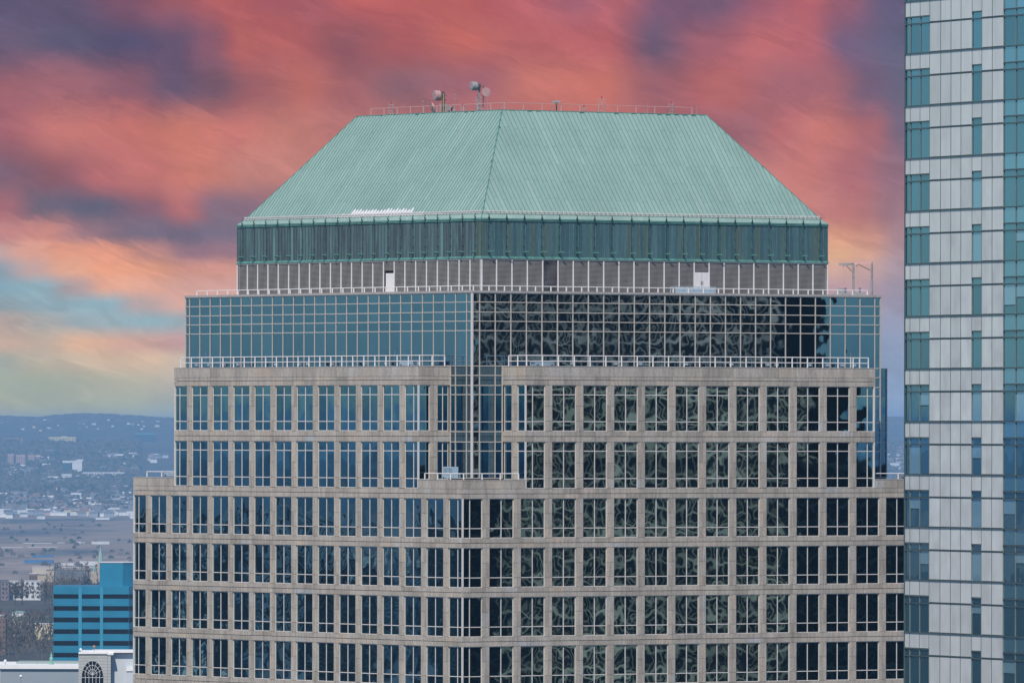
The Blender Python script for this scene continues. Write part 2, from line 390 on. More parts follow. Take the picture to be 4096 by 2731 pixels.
def storey(face, lo, hi, zt, zb, trans, heights, skip=()):
    """windows and piers between zt (head) and zb (sill)"""
    piers = grid(face, lo, hi); s_end = (hi-lo)*W
    edges = [0.03] + piers + [s_end-0.03]
    for i in range(len(edges)-1):
        a, b = edges[i], edges[i+1]
        s0 = a + (HP if i > 0 else 0.05); s1 = b - (HP if i < len(edges)-2 else 0.05)
        if s1-s0 < 0.3: continue
        if i == 0: m = [b-0.5*W]
        elif i == len(edges)-2: m = [a+0.5*W]
        else: m = [(a+b)/2]
        m = [q for q in m if s0+.2 < q < s1-.2]
        window(face, s0, s1, zb, zt, m, trans)
    for p in piers:
        hs = [zb+(zt-zb)*q for q in heights]
        for z0, z1 in zip([zb]+hs, hs+[zt]):
            panel(face, p-HP, p, z0, z1); panel(face, p, p+HP, z0, z1)
FL = 3.8928
mains = [(fL(0, L, 0), 0, L), (fR(0, L, 0), 0, L)]
for face, lo, hi in mains:
    cuts = sorted(grid(face, lo, hi) + grid(face, lo, hi, G0-0.5))
    for k in range(5):
        zj = -4.895 - k*FL
        storey(face, lo, hi, zj-0.386, zj-FL+0.381, [zj-FL+0.381+0.775], [0.25, 0.62])
        band(face, 0, LW, zj-0.386, zj-0.01, cuts)
        band(face, 0, LW, zj-FL+0.01, zj-FL+0.381, cuts)
    # strip above the top joint, and the terrace parapets at the ends
    band(face, 0, LW, -4.885, -4.506, cuts)
    for a, b in ((0, 2.0), (L-2.0, L)):
        band(face, a*W, b*W, -4.506, -3.83, [c for c in cuts])
    a0, a1 = (2.0, L-2.0)
def slab(u0, u1, v0, v1, z0, z1, name, mat):
    b = MB(); b.box(u0*W, u1*W, v0*W, v1*W, zz(z0), zz(z1)); return b.build(name, mat, tower)
D = 0.049
slab(D, L-D, D, L-D, -H+0.5, -3.95, 'wall', JOINT)
slab(0.004, L-0.004, 0.004, L-0.004, -H, -24.6, 'lower_shaft', GRANITE)
slab(D, L-D, 2+D, L-2-D, -4.2, 5.10, 'wall', JOINT)
slab(2+D, L-2-D, D, L-D, -4.2, 5.09, 'wall', JOINT)
G1 = L-1.03
slab(1+D, G1-D, 1+D, G1-D, -4.2, 11.05, 'wall', VOID)
# copings
for (u0, u1, v0, v1, z) in ((0, 2.0, 0, 2.0, -3.83), ):
    b = MB()
    b.box(-0.02, 2*W, -0.02, 0.30, zz(-3.83), zz(-3.775)); b.box(-0.02, 0.30, 0.30, 2*W, zz(-3.83), zz(-3.775))
    b.build('coping', BASEC, tower)
b = MB(); b.box(-0.02, 0.30, (L-2)*W, LW+0.02, zz(-3.83), zz(-3.775)); b.build('coping', BASEC, tower)
b = MB(); b.box((L-2)*W, LW+0.02, -0.02, 0.30, zz(-3.83), zz(-3.775)); b.build('coping', BASEC, tower)
# upper granite storeys between the stepped corners
for face, lo, hi in ((fL(2, L-2, 0), 2.0, L-2.0), (fR(2, L-2, 0), 2.0, L-2.0)):
    cuts = sorted(grid(face, lo, hi) + grid(face, lo, hi, G0-0.5)); e = (hi-lo)*W
    storey(face, lo, hi, 3.711, 0.057, [0.825, 2.954], [0.22, 0.55])
    storey(face, lo, hi, -0.789, -4.491, [-3.707, -1.524], [0.22, 0.55])
    full = sorted(grid(face, lo, hi))
    band(face, 0, e, 4.404, 5.18, sorted(set(full + [c for i, c in enumerate(cuts) if i % 3 == 1])))
    band(face, 0, e, 4.128, 4.404, cuts); band(face, 0, e, 3.711, 4.108, cuts)
    band(face, 0, e, -0.35, 0.057, cuts); band(face, 0, e, -0.789, -0.37, cuts)
    b = MB(); b.box(-0.01, e+0.01, -0.02, 0.5, 0, 0.05); b.build('coping', BASEC, tower, face.loc(0, 5.18), face.rot)
# the two short granite walls of the stepped corner
for face in (Face(0, 2, 0, 1.0), Face(2, 1, 1, 1.0)):
    a0, a1 = (0.375*W, 0.62*W)
    for zt, zb, tr in ((3.711, 0.057, [0.825, 2.954]), (-0.789, -3.79, [-3.70, -1.524])):
        window(face, 0.06, a0, zb, zt, [], tr if zb > -1 else [-1.524])
        window(face, a1, W-0.06, zb, zt, [0.8*W] if face.side == 0 else [], tr if zb > -1 else [-1.524])
        for q0, q1 in ((0, .25), (.25, .6), (.6, 1)):
            mid = (a0+a1)/2
            panel(face, a0, mid, zb+(zt-zb)*q0, zb+(zt-zb)*q1); panel(face, mid, a1, zb+(zt-zb)*q0, zb+(zt-zb)*q1)
    cc = [0.5*W]
    band(face, 0, W, 4.404, 5.18, cc); band(face, 0, W, 4.128, 4.404, cc); band(face, 0, W, 3.711, 4.108, cc)
    band(face, 0, W, -0.35, 0.057, cc); band(face, 0, W, -0.789, -0.37, cc)
    b = MB(); b.box(-0.012, W+0.012, -0.021, 0.45, 0.001, 0.049); b.build('coping', BASEC, tower, face.loc(0, 5.18), face.rot)
# corner posts where two windows meet
def post(u, v, z0, z1, r=0.06, mat=None):
    b = MB(); b.box(-r, r, -r, r, 0, z1-z0); b.build('corner_post', mat or ALUW, tower, (u*W, v*W, zz(z0)))
for k in range(5):
    zj = -4.895 - k*FL
    post(0.022, 0.022, zj-FL+0.385, zj-0.39); post(0.022, L-0.022, zj-FL+0.385, zj-0.39)
for (u, v) in ((0.022, 2.022), (2.022, 0.022), (0.022, L-2.022), (L-2.022, 0.022)):
    post(u, v, 0.06, 3.708); post(u, v, -4.488, -0.792)
# glass curtain wall: one pane between each pair of mullions
GROWS = [11.008, 10.302, 9.516, 8.788, 8.035, 5.233]
NROWS = [5.233, 4.481, 3.685, 2.955, 0.792, 0.018, -0.803, -1.52, -3.682]
def curtain(face, lo, hi, rows, pname, host=None, ends=(True, True)):
    s_end = (hi-lo)*W
    xs = [0.0] + grid(face, lo, hi, G0-0.5+0.0, 0.5) + [s_end]
    xs = [x for i, x in enumerate(xs) if i == 0 or x-xs[i-1] > 0.1]
    par = host or tower
    def L3(a, z):
        return face.loc(a, z) if host is None else (a, 0, z)
    rot = face.rot if host is None else 0.0
    for i in range(len(xs)-1):
        for j in range(len(rows)-1):
            zt, zb = rows[j]-0.03, rows[j+1]+0.03
            pw = (xs[i+1]-xs[i])/2-0.02; ph = (zt-zb)/2
            link(pname, box_mesh(pname, -pw, pw, 0.0, 0.03, -ph, ph, GLASS_C), par,
                 tuple(np.array(L3((xs[i]+xs[i+1])/2, (zt+zb)/2)) + np.array((0, 0.06, 0) if (face.side == 0 or host is not None) else (0.06, 0, 0))), rot)
    ztop, zbot = rows[0], rows[-1]
    for i, x in enumerate(xs):
        r = 0.034 if 0 < i < len(xs)-1 else 0.05
        link('mullion', box_mesh('mullion', -r, r, 0.0, 0.1, 0, ztop-zbot, ALU), par, L3(min(max(x, 0.052), s_end-0.052), zbot), rot)
    for z in rows:
        link('transom', box_mesh('transom', 0.01, s_end-0.01, 0.004, 0.098, -0.034, 0.034, ALU), par, L3(0, z), rot)
curtain(fL(1, G1, 1), 1, G1, GROWS, 'glass_pane')
curtain(fR(1, G1, 1), 1, G1, GROWS, 'glass_pane')
for face, lo, hi in ((fL(1, 2, 1), 1, 2), (fR(1, 2, 1), 1, 2), (fR(L-2, G1, 1), L-2, G1), (fR(G1, L-0.02, 2.02), G1, L-0.02)):
    host = link('corner_glazing', MB().mesh('corner_glazing', VOID), tower, face.loc(0, 0), face.rot)
    bb = MB(); bb.box(0.02, (hi-lo)*W-0.02, 0.12, 0.14, -3.9, 5.2); host.data = bb.mesh('corner_glazing', VOID)
    curtain(face, lo, hi, NROWS, 'pane', host)
post(1.012, 1.012, -3.7, 11.0, 0.075, ALUW)
slab(0.985, G1+0.015, 0.985, G1+0.015, 11.04, 11.22, 'roof_coping', BASEC)

# granite pieces: the largest 295 one by one, the rest joined
panels.sort(key=lambda q: -q[0])
for (_, f, s0, s1, z0, z1) in panels[:295]:
    link('granite_panel', box_mesh('granite_panel', 0, s1-s0, 0, 0.145, 0, z1-z0, GRANITE), tower, f.loc(s0, z0), f.rot)
rest = MB()
for (_, f, s0, s1, z0, z1) in panels[295:]:
    a = f.loc(s0, z0)
    if f.side == 0: rest.box(a[0], a[0]+s1-s0, a[1], a[1]+0.145, a[2], a[2]+z1-z0, 0, random.random())
    else: rest.box(a[0], a[0]+0.145, a[1]-(s1-s0), a[1], a[2], a[2]+z1-z0, 0, random.random())
rest.build('granite_panels', GRANITE, tower, kind='stuff')

# ---- penthouse: louvres, copper fascia, hipped roof
P0, P1 = 2.0, L-2.07
PW = (P1-P0)*W
slab(P0+0.05, P1-0.05, P0+0.05, P1-0.05, 10.9, 14.2, 'penthouse_wall', VOID)
pf = [fR(P0, P1, P0), fL(P0, P1, P0)]
NB = 23; LP = PW/NB
def louvre_mesh(w, h, mat):
    b = MB(); z = 0.02
    while z < h-0.06:
        b.add([(0,-0.0,z),(w,0,z),(w,0,z+0.045),(0,0,z+0.045)], [(0,1,2,3)], 0)
        b.add([(0,0,z+0.045),(w,0,z+0.045),(w,0.09,z+0.085),(0,0.09,z+0.085)], [(0,1,2,3)], 0)
        z += 0.0985
    return b.mesh('louvre', mat)
LZ0, LZ1 = 11.0, 13.74
lm = louvre_mesh(LP-0.11, LZ1-LZ0, SLAT); lms = louvre_mesh(LP-0.11, LZ1-LZ0, SLAT_HOLE); lshort = louvre_mesh(LP-0.11, 0.72, SLAT)
pm = box_mesh('louvre_post', -0.05, 0.05, -0.03, 0.12, 0, LZ1-LZ0, WHITE)
for face in pf:
    for i in range(NB+1):
        link('louvre_post', pm, tower, face.loc(min(max(i*LP, 0.02), PW-0.02), LZ0), face.rot)
    for i in range(NB):
        idx = i if face.side == 0 else NB-1-i
        door = (face.side == 0 and idx == 14) or (face.side == 1 and idx == 8)
        if door:
            link('louvre', lshort, tower, face.loc(i*LP+0.055, LZ1-0.74), face.rot)
            dh = LZ1-0.78-LZ0
            dm = MB(); dm.box(0, LP-0.11, -0.02, 0.05, 0, dh)
            if face.side == 1:
                dm = MB(); dm.box(0.30, LP-0.11, -0.02, 0.05, 0, dh-0.16)
            do = dm.build('door', WHITE, tower, face.loc(i*LP+0.055, LZ0), face.rot)
            if face.side == 0:
                for q in (0.62, 0.78):
                    hb = MB(); hb.bar((q, -0.06, 0.95), (q, -0.06, 1.25), 0.02); hb.box(q-.02, q+.02, -.06, -.02, .98, 1.0); hb.build('handle', STEELD, do)
                g = MB(); g.box(0.70, 0.715, -0.026, -0.021, 0.02, dh-0.02); g.build('door_gap', STEELD, do)
            else:
                g = MB(); g.box(0.0, 0.28, 0.03, 0.05, 0, dh); g.build('dark_opening', VOID, do)
        else:
            hole_dark = face.side == 0 and idx == 4
            link('louvre', lms if hole_dark else lm, tower, face.loc(i*LP+0.055, LZ0), face.rot)
slab(P0-0.01, P1+0.01, P0-0.01, P1+0.01, 13.735, 13.85, 'louvre_head', ALU)
slab(P0-0.03, P1+0.03, P0-0.03, P1+0.03, 13.852, 13.93, 'drip_ledge', TRIM)
slab(P0-0.012, P1+0.012, P0-0.012, P1+0.012, 13.93, 14.02, 'drip_ledge', TRIM)
slab(P0+0.02, P1-0.02, P0+0.02, P1-0.02, 14.0, 16.9, 'fascia_wall', DARKCU)
slab(P0-0.02, P1+0.02, P0-0.02, P1+0.02, 16.83, 16.90, 'eave_moulding', TRIM)
slab(P0-0.006, P1+0.006, P0-0.006, P1+0.006, 16.90, 16.93, 'eave_moulding', DARKCU)
slab(P0-0.032, P1+0.032, P0-0.032, P1+0.032, 16.93, 17.0, 'eave_moulding', TRIM)
NS = 80; SP = PW/NS
fm = {}
for face in pf:
    mat = FASC_R if face.side == 0 else FASC_L
    pmsh = box_mesh('fascia_panel', 0.012, SP-0.012, 0.0, 0.06, 0, 2.80, mat)
    for i in range(NS):
        link('fascia_panel', pmsh, tower, tuple(face.loc(i*SP, 14.025)), face.rot)
    rb = MB()
    for i in range(0, NS+1):
        rb.box(i*SP-0.012, i*SP+0.012, -0.03, 0.05, 0, 2.79)
    rb.build('fascia_ribs', DARKCU if face.side else RIB, tower, face.loc(0, 14.03), face.rot)
b = MB(); b.box(-0.012, 0.42, -0.012, 0.1, 0, 2.8); b.box(-0.012, 0.1, 0.1, 0.7, 0, 2.8)
b.build('corner_cladding', FASC_R, tower, (P0*W, P0*W, zz(14.028)))

I0, I1 = 0.13, 2.33; ZR0, ZR1 = 17.38, 25.97
def roof_z(t):
    return 17.0 + t/I0*(ZR0-17.0) if t < I0 else ZR0+(t-I0)/(I1-I0)*(ZR1-ZR0)
sl_n = Vector((0, -(ZR1-ZR0), (I1-I0)*W)).normalized()
def rp(s, t, h=0.0):
    return Vector((s, t*W, roof_z(t))) + sl_n*h
def clip(poly, fn):
    out = []
    for i in range(len(poly)):
        a, b2 = poly[i], poly[(i+1) % len(poly)]
        fa, fb = fn(a), fn(b2)
        if fa >= 0: out.append(a)
        if (fa >= 0) != (fb >= 0):
            k = fa/(fa-fb); out.append((a[0]+(b2[0]-a[0])*k, a[1]+(b2[1]-a[1])*k))
    return out
SHL = 0.74*1.0     # sheet length up the slope, in bays of inset
sheets = []
for face in pf:
    body = MB()
    for i in range(NS):
        s0, s1 = i*SP+0.008, (i+1)*SP-0.008
        t = I0 - (SHL/2 if i % 2 else 0) - random.uniform(0, 0.06)
        while t < I1:
            a, c = max(t, I0)+0.0015, min(t+SHL, I1)-0.0015
            t += SHL
            if c-a < 0.03: continue
            pl = [(s0, a), (s1, a), (s1, c), (s0, c)]
            pl = clip(pl, lambda p: p[0]/W-p[1]-0.012); 
            if len(pl) >= 3: pl = clip(pl, lambda p: PW/W-p[0]/W-p[1]-0.012)
            if len(pl) < 3: continue
            ar = abs(sum(pl[k][0]*pl[(k+1) % len(pl)][1]-pl[(k+1) % len(pl)][0]*pl[k][1] for k in range(len(pl))))/2
            if ar < 0.01: continue
            sheets.append((ar*(0.813 if face.side == 0 else 0.582), face, pl))
def sheet_into(mb, pl, s_off, face=None, tint=0.0):
    n = len(pl); up = [rp(s-s_off, t, 0.03) for s, t in pl]; dn = [rp(s-s_off, t, 0.0) for s, t in pl]
    mb.add(up+dn, [tuple(range(n))] + [(k, n+k, n+(k+1) % n, (k+1) % n) for k in range(n)], 0, tint)
sheets.sort(key=lambda q: -q[0])
for _, f, pl in sheets[:295]:
    off = pl[0][0]; key = ('rs', round(pl[0][1], 2), round(pl[2][1], 2), len(pl), round(pl[2][0]-off, 3), round(pl[-1][0]-off, 3), f.side if len(pl) != 4 else 0)
    mb = MB(); sheet_into(mb, pl, off)
    o = mb.build('roof_sheet', COPPER, tower, tuple(Vector(f.loc(off, 0))), f.rot)
for f in pf:
    mb = MB()
    for _, ff, pl in sheets[295:]:
        if ff is f: sheet_into(mb, pl, 0, None, random.random())
    mb.build('roof_sheets', COPPER, tower, f.loc(0, 0), f.rot, kind='stuff')
    # seams, skirt
    sm = MB()
    for i in range(NS+1):
        s = i*SP; top = min(I1, s/W, PW/W-s/W)
        if top > I0+0.02:
            a, c = rp(s, I0, 0.02), rp(s, top, 0.02); h = 0.012
            vs = [a+Vector((-h,0,0)), a+Vector((h,0,0)), c+Vector((h,0,0)), c+Vector((-h,0,0))]
            vs2 = [p+sl_n*0.045 for p in vs]
            sm.add(vs+vs2, [(4,5,6,7),(0,1,5,4),(1,2,6,5),(2,3,7,6),(3,0,4,7)])
    sm.build('standing_seams', SEAM, tower, f.loc(0, 0), f.rot, kind='stuff')
    sk = MB()
    for i in range(NS):
        s0, s1 = i*SP+0.006, (i+1)*SP-0.006
        a0, a1 = max(s0, 0), s1
        q = [(s0, 0.0), (s1, 0.0), (min(max(s1, I0*W), PW-I0*W), I0), (min(max(s0, I0*W), PW-I0*W), I0)]
        up = [rp(s, t) + Vector((0, -0.06, 0.05)) for s, t in q]; dn = [rp(s, t) + Vector((0, 0.0, -0.02)) for s, t in q]
        sk.add(up+dn, [(0,1,2,3),(0,4,5,1),(1,5,6,2),(2,6,7,3),(3,7,4,0)], 0, random.random())
    sk.build('roof_skirt', COPPER, tower, f.loc(0, 0), f.rot, kind='stuff')
# roof body under the sheets
b = MB(); c0, c1 = P0*W, P1*W
def ring(t, z): return [(c0+t*W, c0+t*W, zz(z)), (c1-t*W, c0+t*W, zz(z)), (c1-t*W, c1-t*W, zz(z)), (c0+t*W, c1-t*W, zz(z))]
vs = ring(0.0, 16.95) + ring(I0, ZR0-0.01) + ring(I1, ZR1-0.01)
b.add(vs, [(0,1,5,4),(1,2,6,5),(2,3,7,6),(3,0,4,7),(4,5,9,8),(5,6,10,9),(6,7,11,10),(7,4,8,11),(8,9,10,11)])
b.build('roof_body', SEAM, tower)
for q0 in (0, 1, 3):
    hb = MB(); A, B_, C_ = ring(0.0, 17.03)[q0], ring(I0, ZR0+0.02)[q0], ring(I1, ZR1+0.03)[q0]
    hb.bar(A, B_, 0.05); hb.bar(B_, C_, 0.045)
    hb.build('hip_flashing', SEAM, tower)
b = MB(); rt = ring(I1, ZR1+0.02)
for i in range(4): b.bar(rt[i], rt[(i+1) % 4], 0.05)
b.build('ridge_flashing', SEAM, tower)

# brackets with their tie rods, snow rail and its clips
def bracket_low():
    b = MB(); b.box(-0.04, 0.04, -0.02, 0.03, -0.18, 0.16, 1); b.bar((0, 0, 0.02), (0, -0.42, 0.05), 0.065, 0, 8)
    b.bar((0.0, -0.42, 0.05), (0.16, -0.50, 0.07), 0.045, 0, 6); b.bar((0, -0.05, -0.14), (0, -0.36, 0.0), 0.028, 1, 5)
    return b.mesh('davit_socket', [SEAM, DARKCU])
def bracket_up():
    b = MB(); b.bar((0, 0, -0.06), (0, -0.16, 0.12), 0.05, 0, 6); b.bar((0, -0.16, 0.12), (0, -0.05, 0.36), 0.04, 0, 6)
    b.box(-0.08, 0.08, -0.22, 0.02, -0.10, -0.05, 0); return b.mesh('eave_bracket', DARKCU)
lowm, upm = bracket_low(), bracket_up()
rodm = MB(); rodm.bar((0, -0.05, 0), (0, -0.05, 2.35), 0.018, 0, 5)
for q in (0.35, 1.15, 2.0): rodm.box(-0.035, 0.035, -0.09, -0.01, q, q+0.14)
rodm = rodm.mesh('tie_rod', DARKCU)
NBK = 20; BP = 1.74
for f in pf:
    for i in range(NBK):
        s = 0.69+i*BP+(0.22 if i > 7 else 0)
        if f.side == 1: s = PW-s
        if s > PW-0.1 or s < 0.1: continue
        link('davit_socket', lowm, tower, f.loc(s, 14.34), f.rot)
        link('eave_bracket', upm, tower, tuple(Vector(f.loc(s, 17.08)) ), f.rot)
        link('tie_rod', rodm, tower, f.loc(s, 14.45), f.rot)
    rl = MB()
    y0 = I0*W-0.06
    for (dy, dz, r) in ((0.02, 17.44, 0.03), (0.0, 17.56, 0.018), (-0.05, 17.36, 0.022)):
        rl.bar((0.35, y0+dy, dz), (PW-0.35, y0+dy, dz), r, 0, 5)
    ro = rl.build('snow_rail', DARKCU, tower, f.loc(0, 0), f.rot)
    cl = MB(); cl.box(-0.10, -0.07, -0.02, 0.12, -0.03, 0.22); cl.box(0.07, 0.10, -0.02, 0.12, -0.03, 0.22); cl.box(-0.10, 0.10, -0.02, 0.0, 0.19, 0.23); cl.box(-0.1, 0.1, -0.05, -0.03, -0.03, 0.02)
    cl = cl.mesh('snow_rail_clip', WHITE)
    for i in range(1, NS-1):
        link('clip', cl, ro, (i*SP+SP/2, y0, 17.47))

# ---- railings: rail is the part, its posts are sub-parts
def railing(pts, z0, z1, mids=(), step=W/2, r=0.035, mat=RAILW, pr=0.035, overhang=0.0):
    """pts in bay coordinates; the rail follows them at height z1"""
    P = [Vector((u*W, v*W, 0)) for u, v in pts]
    b = MB(); org = P[0]
    for a, c in zip(P[:-1], P[1:]):
        for z in (z1,)+tuple(mids):
            b.bar((a-org)+Vector((0,0,z-z0)), (c-org)+Vector((0,0,z-z0)), r if z == z1 else r*0.8, 0, 6)
    o = b.build('railing', mat, tower, (org.x, org.y, zz(z0)))
    pmh = box_mesh('post', -pr, pr, -pr, pr, 0, z1-z0, mat)
    for n, (a, c) in enumerate(zip(P[:-1], P[1:])):
        d = (c-a).length; k = max(1, round(d/step))
        for i in range(k+1):
            if n > 0 and i == 0: continue
            q = a + (c-a)*(i/k) - org
            link('post', pmh, o, (q.x, q.y, 0))
    return o
e = 0.13
railing([(e, L-2-e), (e, 2+e), (0.93, 2+e)], 5.2, 6.06, (5.62,))
railing([(2+e, 0.93), (2+e, e), (L-2-e, e), (L-2-e, 0.9)], 5.2, 6.06, (5.62,))
railing([(0.12, 1.87), (0.12, 0.12), (1.87, 0.12)], -3.8, -3.30, (), W*0.58)
railing([(0.12, L-1.95), (0.12, L-0.5)], -3.8, -3.33, (), W*0.6)
railing([(L-1.95, 0.12), (L-0.3, 0.12)], -3.8, -3.33, (), W*0.75)
railing([(1.15, G1-0.35), (1.15, 1.15), (G1-0.35, 1.15)], 11.1, 11.60, (), W/2, 0.03)
railing([(P0+I1+0.25, P1-I1-0.3), (P0+I1+0.25, P0+I1+0.25), (P1-I1-0.3, P0+I1+0.25)], 25.9, 26.62, (), 1.9, 0.022, PINKRAIL, 0.025)

# ------------------------------------------------------------------ placing things by where the eye ray meets a distance
def ray(px, py):
    """direction (x/y, z/y) of a photograph pixel"""
    p, q = px-2048, py-1365.5
    c, s_ = math.cos(ROLL), math.sin(ROLL)
    p, q = p*c+q*s_, -p*s_+q*c
    return p/FPX/math.cos(TILT), math.tan(TILT - math.atan(q/FPX))
def at(px, py, y):
    a, e_ = ray(px, py); return Vector((a*y, y, H+e_*y))
def roof_pt(px, k, face='R'):
    """point on the flat roof: k bays of inset behind the front edges, at picture column px"""
    u0 = P0+I1+k
    best = None
    rng = np.linspace(u0, P1-I1, 800)
    for q in rng:
        u, v = (q, u0) if face == 'R' else (u0, q)
        X = CX + u*W*math.sin(ANG) - v*W*math.cos(ANG); Y = CY + u*W*math.cos(ANG) + v*W*math.sin(ANG)
        x = 2048 + FPX*X/Y
        if best is None or abs(x-px) < best[0]: best = (abs(x-px), X, Y)
    return Vector((best[1], best[2], H+ZR1))
AXR = Vector((math.sin(ANG), math.cos(ANG), 0)); AXL = Vector((-math.cos(ANG), math.sin(ANG), 0))

# ------------------------------------------------------------------ terrain
PROF = [(0,0),(3600,0),(4600,43),(6500,46),(7500,36),(8900,2),(16600,2),(19500,22),(22000,60),(24800,119),(26000,112),(27400,150),(29200,195),(33000,180),(47000,100)]
PR = np.array([p[0] for p in PROF], float); PH = np.array([p[1] for p in PROF], float)
def hnoise(x, y):
    return (np.sin(x/1310+1.3)*np.cos(y/1730+.4) + .5*np.sin(x/520+y/610+2.1) + .35*np.sin(x/230-y/310) + .2*np.sin(x/97+y/83+1))
SKX = np.array([-9e9,-2048,-1878,-1833,-1718,-1598,-1448,-1358,-900,0,1500,1570,2100,9e9])
SKZ = np.array([0,0,-4,4,9,6,-4,-6,-4,0,0,0,0,0.])*0.9
def terrain(x, y):
    r = np.hypot(x, y); h = np.interp(r, PR, PH)
    amp = np.interp(r, [0, 3600, 4600, 8500, 16600, 20000, 25000, 32000], [0, 0, 1.5, 0.3, 0.3, 3.0, 5.0, 6.0])
    azd = np.abs(np.degrees(np.arctan2(x, y))); far_k = np.clip((r-16600)/3000, 0, 1)
    h = h*(1 - 0.6*far_k*np.clip((azd-8)/17, 0, 1))
    pxo = np.where(y > 0, FPX*x/np.maximum(y, 1), 9e9)
    ridge = np.interp(pxo, SKX, SKZ) * np.clip((r-26500)/2500, 0, 1)*0.85
    return h + amp*hnoise(x, y) + ridge
def terr(x, y): return float(terrain(np.array(x, float), np.array(y, float)))
def build_ground():
    az = np.concatenate([np.radians(np.arange(-180, -4.5, 2.5)), np.radians(np.linspace(-4, 4, 260)), np.radians(np.arange(5, 180, 2.5))])
    rr = np.concatenate([[0, 800, 2000, 3000, 3600, 4000], np.linspace(4600, 9200, 24), np.linspace(10000, 16600, 8), np.linspace(17000, 36000, 90), [38000, 42000, 46000]])
    A, Rr = np.meshgrid(az, rr); X = Rr*np.sin(A); Y = Rr*np.cos(A); Z = terrain(X, Y)
    n, m = X.shape; vs = np.stack([X, Y, Z], -1).reshape(-1, 3)
    i, j = np.meshgrid(np.arange(n-1), np.arange(m), indexing='ij'); j2 = (j+1) % m
    q = np.stack([i*m+j, i*m+j2, (i+1)*m+j2, (i+1)*m+j], -1).reshape(-1, 4)
    me = bpy.data.meshes.new('ground'); me.from_pydata(vs.tolist(), [], q.tolist()); me.update()
    me.polygons.foreach_set('use_smooth', [True]*len(me.polygons))
    m_, t, bs = new_mat('winter_ground')
    geo = t.new('ShaderNodeNewGeometry'); P = geo.outputs['Position']
    r = t.vmath('LENGTH', t.vmath('MULTIPLY', P, (1, 1, 0)))
    wood_f, _ = t.noise(t.vmath('MULTIPLY', P, (0.012, 0.0022, 0.02)), 1.0, 6.0, 0.65)
    wood = ramp(t, wood_f, [(0.3, (0.025, 0.028, 0.026)), (0.5, (0.050, 0.047, 0.040)), (0.62, (0.075, 0.066, 0.052)), (0.75, (0.14, 0.12, 0.10))])
    mead_f, _ = t.noise(t.vmath('MULTIPLY', P, (0.0035, 0.0009, 0.01)), 1.0, 6.0, 0.6)
    mead = ramp(t, mead_f, [(0.36, (0.045, 0.052, 0.06)), (0.47, (0.20, 0.15, 0.115)), (0.6, (0.30, 0.22, 0.17)), (0.7, (0.07, 0.065, 0.06))])
    k = t.math('MULTIPLY', t.smooth(r, 9200, 9800), t.smooth(r, 16500, 17300, 1, 0))
    c = t.mix(k, wood, mead)
    t.link(c, bs.inputs['Base Color']); bs.inputs['Roughness'].default_value = 0.95
    me.materials.append(m_)
    link('ground', me, kind='structure')
build_ground()

# ------------------------------------------------------------------ haze
def build_haze():
    b = MB(); b.box(-48000, 48000, -48000, 48000, -1.5, 207)
    m = bpy.data.materials.new('haze_air'); m.use_nodes = True; t = NT(m.node_tree); t.n.clear()
    o = t.new('ShaderNodeOutputMaterial'); v = t.new('ShaderNodeVolumePrincipled')
    v.inputs['Color'].default_value = (0.38, 0.68, 1.0, 1); v.inputs['Density'].default_value = 4.1e-5
    v.inputs['Anisotropy'].default_value = 0.0
    t.link(v.outputs[0], o.inputs['Volume'])
    b.build('haze', m, kind='stuff')
build_haze()

